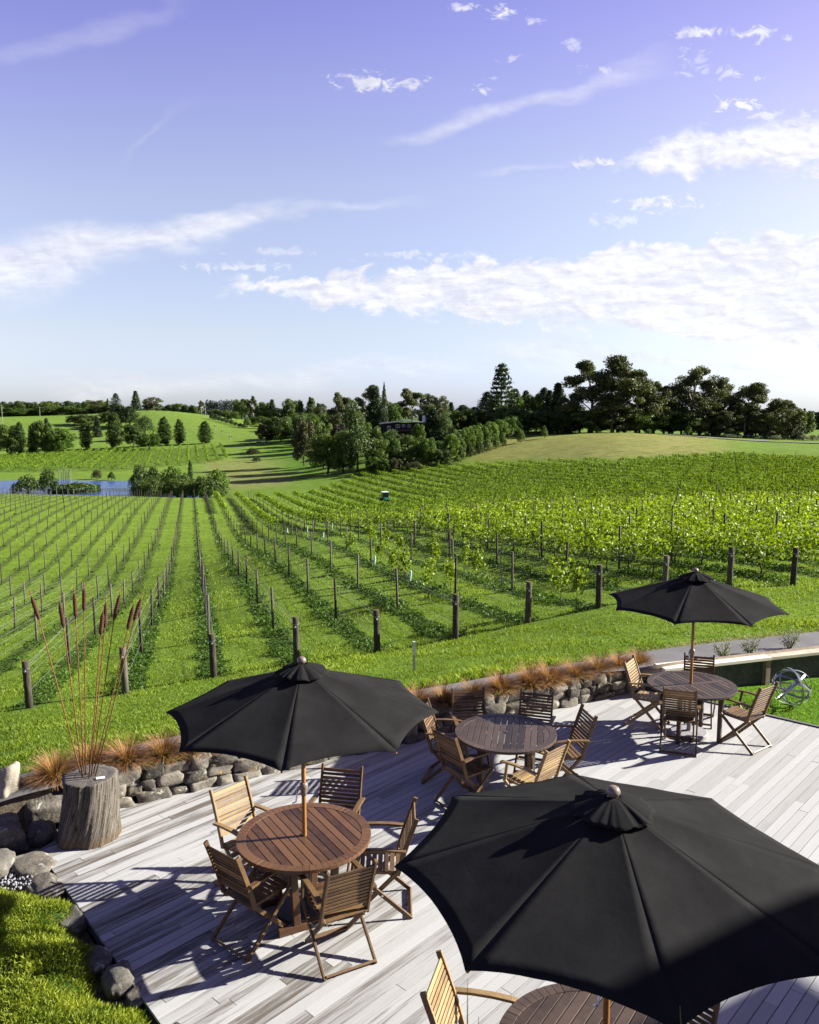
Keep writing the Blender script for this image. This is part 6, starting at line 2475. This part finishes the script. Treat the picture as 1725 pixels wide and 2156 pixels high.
# trees left of the house
for (k, px, pt, w, Y, lab) in [
    ('shrub', 452, 858, 34, 520, 'pale bush beside the road at the right of the left hill'), ('gum', 424, 842, 14, 540, 'thin wispy tree beside the power pole'), ('round', 508, 838, 36, 520, 'big round dark tree right of the left hill'), ('gum', 533, 832, 20, 520, 'tall thin gum tree right of the big round tree'),
    ('round', 556, 845, 38, 500, 'dark broad tree at the right foot of the far skyline gap'), ('conifer', 573, 840, 22, 495, 'pointed conifer beside the dark broad tree'), ('round', 590, 858, 36, 470, 'low dark tree left of the bright pair'), ('round', 612, 838, 34, 470, 'tall rounded tree with feathery top left of the row of gums'),
    ('willow', 478, 862, 30, 470, 'pale feathery tree by the road bend'), ('round', 487, 865, 34, 460, 'dark tree by the road bend'), ('shrub_bright', 520, 870, 18, 420, 'bright bush by the road bend'),
    ('poplar', 632, 842, 22, 420, 'upright feathery tree behind the lawn slope'), ('poplar', 655, 836, 26, 420, 'upright feathery tree left of the pale-trunked gum'), ('gumlow', 676, 846, 34, 410, 'grey-green tree left of the pale-trunked gum'), ('round', 596, 878, 44, 400, 'dark tree behind the lone lawn tree'),
    ('bright', 660, 872, 34, 330, 'light green tree behind the lone lawn tree'), ('round', 629, 872, 36, 360, 'dark green tree above the lone lawn tree'), ('round', 572, 878, 40, 430, 'dark tree at the top of the lawn slope'), ('round', 545, 876, 34, 440, 'dark tree at the left of the lawn-slope top'),
    ('gum', 721, 823, 50, 300, 'pale-trunked gum with an open rounded crown left of the house'), ('willow', 742, 838, 44, 285, 'drooping light green tree beside the pale-trunked gum'), ('gum', 782, 808, 56, 320, 'tall open gum behind the cypress'), ('conifer', 790, 814, 46, 290, 'broad dark conifer just left of the cypress'),
    ('cypress', 809, 805, 19, 276, 'very slender dark cypress beside the house'), ('bright', 828, 845, 36, 290, 'light green tree just right of the cypress'), ('gum', 868, 815, 62, 305, 'big domed gum right of the cypress'), ('gumlow', 902, 826, 48, 310, 'dense gum in the middle of the skyline behind the house'),
    ('gumlow', 928, 832, 44, 310, 'dense gum at the right of the skyline behind the house'), ('conifer', 950, 846, 26, 330, 'conifer right of the house skyline gums'), ('pine', 975, 852, 40, 340, 'low dark pine left of the tall tiered pine'), ('pine', 1000, 856, 40, 340, 'low dark pine in the gap left of the tall tiered pine'),
    ('brown', 639, 878, 46, 240, 'lone brown-green tree with a visible trunk on the lawn slope'), ('round', 680, 884, 40, 225, 'pale round tree at the left of the garden trees'), ('purple', 714, 888, 34, 222, 'purplish-leaved tree among the garden trees'), ('round', 690, 910, 76, 208, 'wide dark tree at the front left of the garden trees'),
    ('willow', 752, 888, 62, 205, 'drooping light green tree in front of the house garden'), ('round', 722, 905, 50, 207, 'dark tree between the wide dark tree and the drooping one'), ('bright', 770, 885, 32, 235, 'bright tree at the left corner of the house'), ('round', 786, 894, 42, 215, 'dark green tree in front of the left house corner'),
    ('willow', 826, 900, 40, 228, 'weeping light green tree below the house windows'), ('brown', 846, 912, 26, 225, 'brownish shrub tree below the house windows'), ('round', 800, 920, 50, 208, 'dark tree below the left of the house'), ('bright', 831, 920, 26, 203, 'light green upright tree below the house'),
    ('bright', 882, 890, 26, 240, 'bright small tree at the right corner of the house'), ('conifer', 912, 857, 46, 250, 'broad dark conifer right of the house'), ('willow', 938, 866, 30, 248, 'light green tree right of the broad conifer'), ('round', 868, 915, 60, 212, 'dark tree mass in front of the right of the house'),
    ('round', 908, 925, 60, 208, 'dark thicket between house and mound trees'), ('bright', 902, 920, 34, 200, 'slender bright tree at the left of the mound trees'), ('bright', 787, 960, 30, 196, 'bright little tree at the foot of the garden slope'), ('bright', 806, 964, 26, 196, 'second bright little tree at the foot of the garden slope'),
    ('brown', 833, 964, 26, 194, 'brown palm-like shrub at the foot of the garden slope'), ('shrub_brown', 872, 965, 46, 193, 'brown-green bush at the foot of the garden slope'), ('round', 850, 940, 50, 200, 'dark bush above the brown palm-like shrub'), ('round', 930, 945, 40, 200, 'dark bush at the left end of the mound trees'),
]:
    tree(k, px, pt, w, Y, lab)
GM = 'bright trees lining the left side of the hay mound'
for i, (px, pt, Y) in enumerate(((950, 910, 205), (966, 903, 210), (984, 897, 214), (1000, 893, 218), (1018, 889, 222), (1036, 886, 226), (1054, 881, 230), (1072, 876, 234), (1084, 873, 240))):
    tree('bright', px, pt, 32, Y, 'leafy green tree in the mound-side tree line, %s from the left' % ORD[i], GM)
for i, (px, pt, w, Y) in enumerate(((944, 957, 18, 195), (964, 952, 18, 198), (972, 932, 20, 201), (990, 922, 22, 204), (1010, 918, 23, 208), (1026, 917, 22, 210), (1045, 911, 18, 213), (1060, 905, 18, 215), (1097, 898, 22, 219), (1147, 889, 18, 224))):
    tree('shrub', px, pt, w, Y, 'small round tree below the mound-side line, %s from the left' % ORD[i], 'small round trees beside the hay mound')
for (k, px, pt, w, Y, lab) in [
    ('norfolk', 1057, 763, 62, 262, 'tall tiered pine rising above the skyline right of the house'), ('pine', 1026, 824, 44, 275, 'dark pine at the left foot of the tall tiered pine'), ('pine', 1040, 838, 36, 268, 'dark pine below the tall tiered pine'), ('pine', 1085, 818, 44, 280, 'dark pine right of the tall tiered pine'),
    ('pine', 1108, 822, 36, 285, 'dark pine second right of the tall tiered pine'), ('round', 1128, 826, 46, 262, 'dark round tree in the conifer wood'), ('pine', 1146, 815, 36, 280, 'dark pine left of the pointed conifer'), ('conifer', 1176, 804, 52, 262, 'broad pointed dark conifer left of the giant gums'),
    ('conifer', 1158, 820, 34, 270, 'dark conifer tip beside the pointed conifer'), ('round', 1070, 850, 50, 255, 'dark tree under the tall tiered pine'), ('round', 1105, 860, 60, 250, 'dark tree mass above the mound line'), ('round', 1150, 862, 60, 248, 'dark tree mass left of the giant gums'),
    ('round', 1190, 868, 60, 246, 'dark understorey tree at the left foot of the giant gums'), ('bright', 1092, 832, 24, 270, 'lighter green tree in the conifer wood'), ('conifer', 1206, 836, 30, 275, 'dark conifer at the left edge of the giant gums'),
    ('gum', 1250, 753, 106, 255, 'giant leaning gum with open crown at the left of the gum stand'), ('gum', 1306, 744, 120, 250, 'tallest domed gum of the stand'), ('gumlow', 1342, 784, 100, 246, 'rusty-tipped dense gum right of the tallest gum'), ('gumlow', 1290, 826, 90, 243, 'dense lower gum in front of the tallest gum'),
    ('gumlow', 1376, 796, 70, 247, 'dense gum at the right shoulder of the first gum group'), ('gumlow', 1420, 804, 70, 252, 'dark gum in the dip of the gum stand'), ('gum', 1461, 766, 96, 255, 'tall open gum of the second gum group'), ('gumlow', 1510, 787, 80, 252, 'dense gum right of the tall open gum'),
    ('gumlow', 1478, 830, 80, 245, 'dense lower gum in front of the second gum group'), ('gum', 1540, 804, 70, 255, 'open gum between the second and third gum groups'), ('gum', 1590, 803, 92, 250, 'domed gum with visible limbs in the third gum group'), ('gumlow', 1572, 842, 76, 244, 'bushy gum below the domed gum'),
    ('gumlow', 1652, 836, 84, 243, 'bushy gum at the right end of the gum stand'), ('gumlow', 1622, 868, 60, 240, 'small bushy gum by the road at the right'), ('gumlow', 1530, 862, 60, 241, 'bushy gum by the road below the second group'), ('round', 1240, 866, 80, 244, 'dark understorey tree below the leaning gum'),
    ('round', 1400, 862, 80, 245, 'dark understorey tree in the dip of the gum stand'), ('round', 1450, 868, 80, 244, 'dark understorey tree below the tall open gum'), ('gumlow', 1680, 880, 34, 238, 'lowest bushy gum at the far right of the stand'), ('round', 1342, 866, 80, 244, 'dark understorey tree below the rusty-tipped gum'),
]:
    tree(k, px, pt, w, Y, lab)
for i in range(9):
    px = 1662 + i * 11
    tree('conifer', px, 856 + (i % 3) * 4 + i, 16, 420, 'dark distant conifer in the pine wood at the right edge', 'distant pines at the right edge')
for i in range(12):
    px = 1512 + i * 20
    tree('shrub_silver', px, 912 + rr.uniform(-3, 4), rr.uniform(24, 36), 236 + rr.uniform(-2, 3), 'silvery shrub in the line along the far road', 'silvery shrubs along the far road')
for (px, pt, w, lab) in ((1258, 893, 22, 'bright bush at the foot of the giant gums'), (1450, 890, 20, 'bright bush at the foot of the second gum group'), (1488, 908, 14, 'small bright bush beside the far road'), (1540, 905, 22, 'pointed bright shrub beside the far road'), (1366, 900, 16, 'low bright bush left of the far road')):
    tree('shrub_bright', px, pt, w, 237, lab)


for i in range(17):
    px = 1196 + i * 31 + rr.uniform(-9, 9)
    tree('round', px, 858 + rr.uniform(-10, 10), rr.uniform(55, 75), 258 + rr.uniform(-5, 5), 'dark understorey tree filling the shade behind the giant gum trunks', 'understorey trees behind the gum stand')
for i in range(12):
    px = 955 + i * 20 + rr.uniform(-6, 6)
    tree('round', px, 868 + rr.uniform(-8, 6), rr.uniform(40, 56), 268 + rr.uniform(-5, 8), 'dark understorey tree filling the shade of the conifer wood', 'understorey trees of the conifer wood')
for i in range(12):
    px = 592 + i * 20 + rr.uniform(-6, 6)
    tree('round', px, 872 + rr.uniform(-8, 6), rr.uniform(36, 50), 345 + rr.uniform(-15, 15), 'dark tree filling the wood left of the house', 'dark trees filling the wood left of the house')


def far_wood(name, px0, px1, ptop, Y, depth, label, n, s):
    g = np.random.default_rng(int(px0) + 500)
    P, Tn = [], []
    for k in range(n):
        px = g.uniform(px0, px1)
        yy = Y + g.uniform(0, depth)
        u, v = uv_of(px, ptop + g.uniform(0, 9))
        top = CAMZ + v * yy
        zb = tz1(u * yy, yy)
        r = s * g.uniform(0.7, 1.2)
        m = 60
        q = g.random(m) ** 0.7
        a = g.uniform(0, 2 * PI, m)
        hh = zb + (top - zb) * (0.15 + 0.85 * q)
        rad = r * np.sqrt(np.clip(1 - q ** 2, 0.02, 1)) * np.sqrt(g.random(m))
        P.append(np.stack([u * yy + rad * np.cos(a), yy + rad * np.sin(a), hh], 1))
    P = np.concatenate(P)
    V, F = quads(P, s * 0.16, None, 0.8, 1, 0.2)
    stuff(link(name, np_mesh(name, V, F, L['far'], np.clip(0.45 + g.normal(size=len(P)) * 0.25, 0, 1))), label, 'wood')


far_wood('distant_pine_wood', 434, 502, 841, 1500, 60, 'distant bluish pine wood on the skyline right of the left hill', 90, 7)
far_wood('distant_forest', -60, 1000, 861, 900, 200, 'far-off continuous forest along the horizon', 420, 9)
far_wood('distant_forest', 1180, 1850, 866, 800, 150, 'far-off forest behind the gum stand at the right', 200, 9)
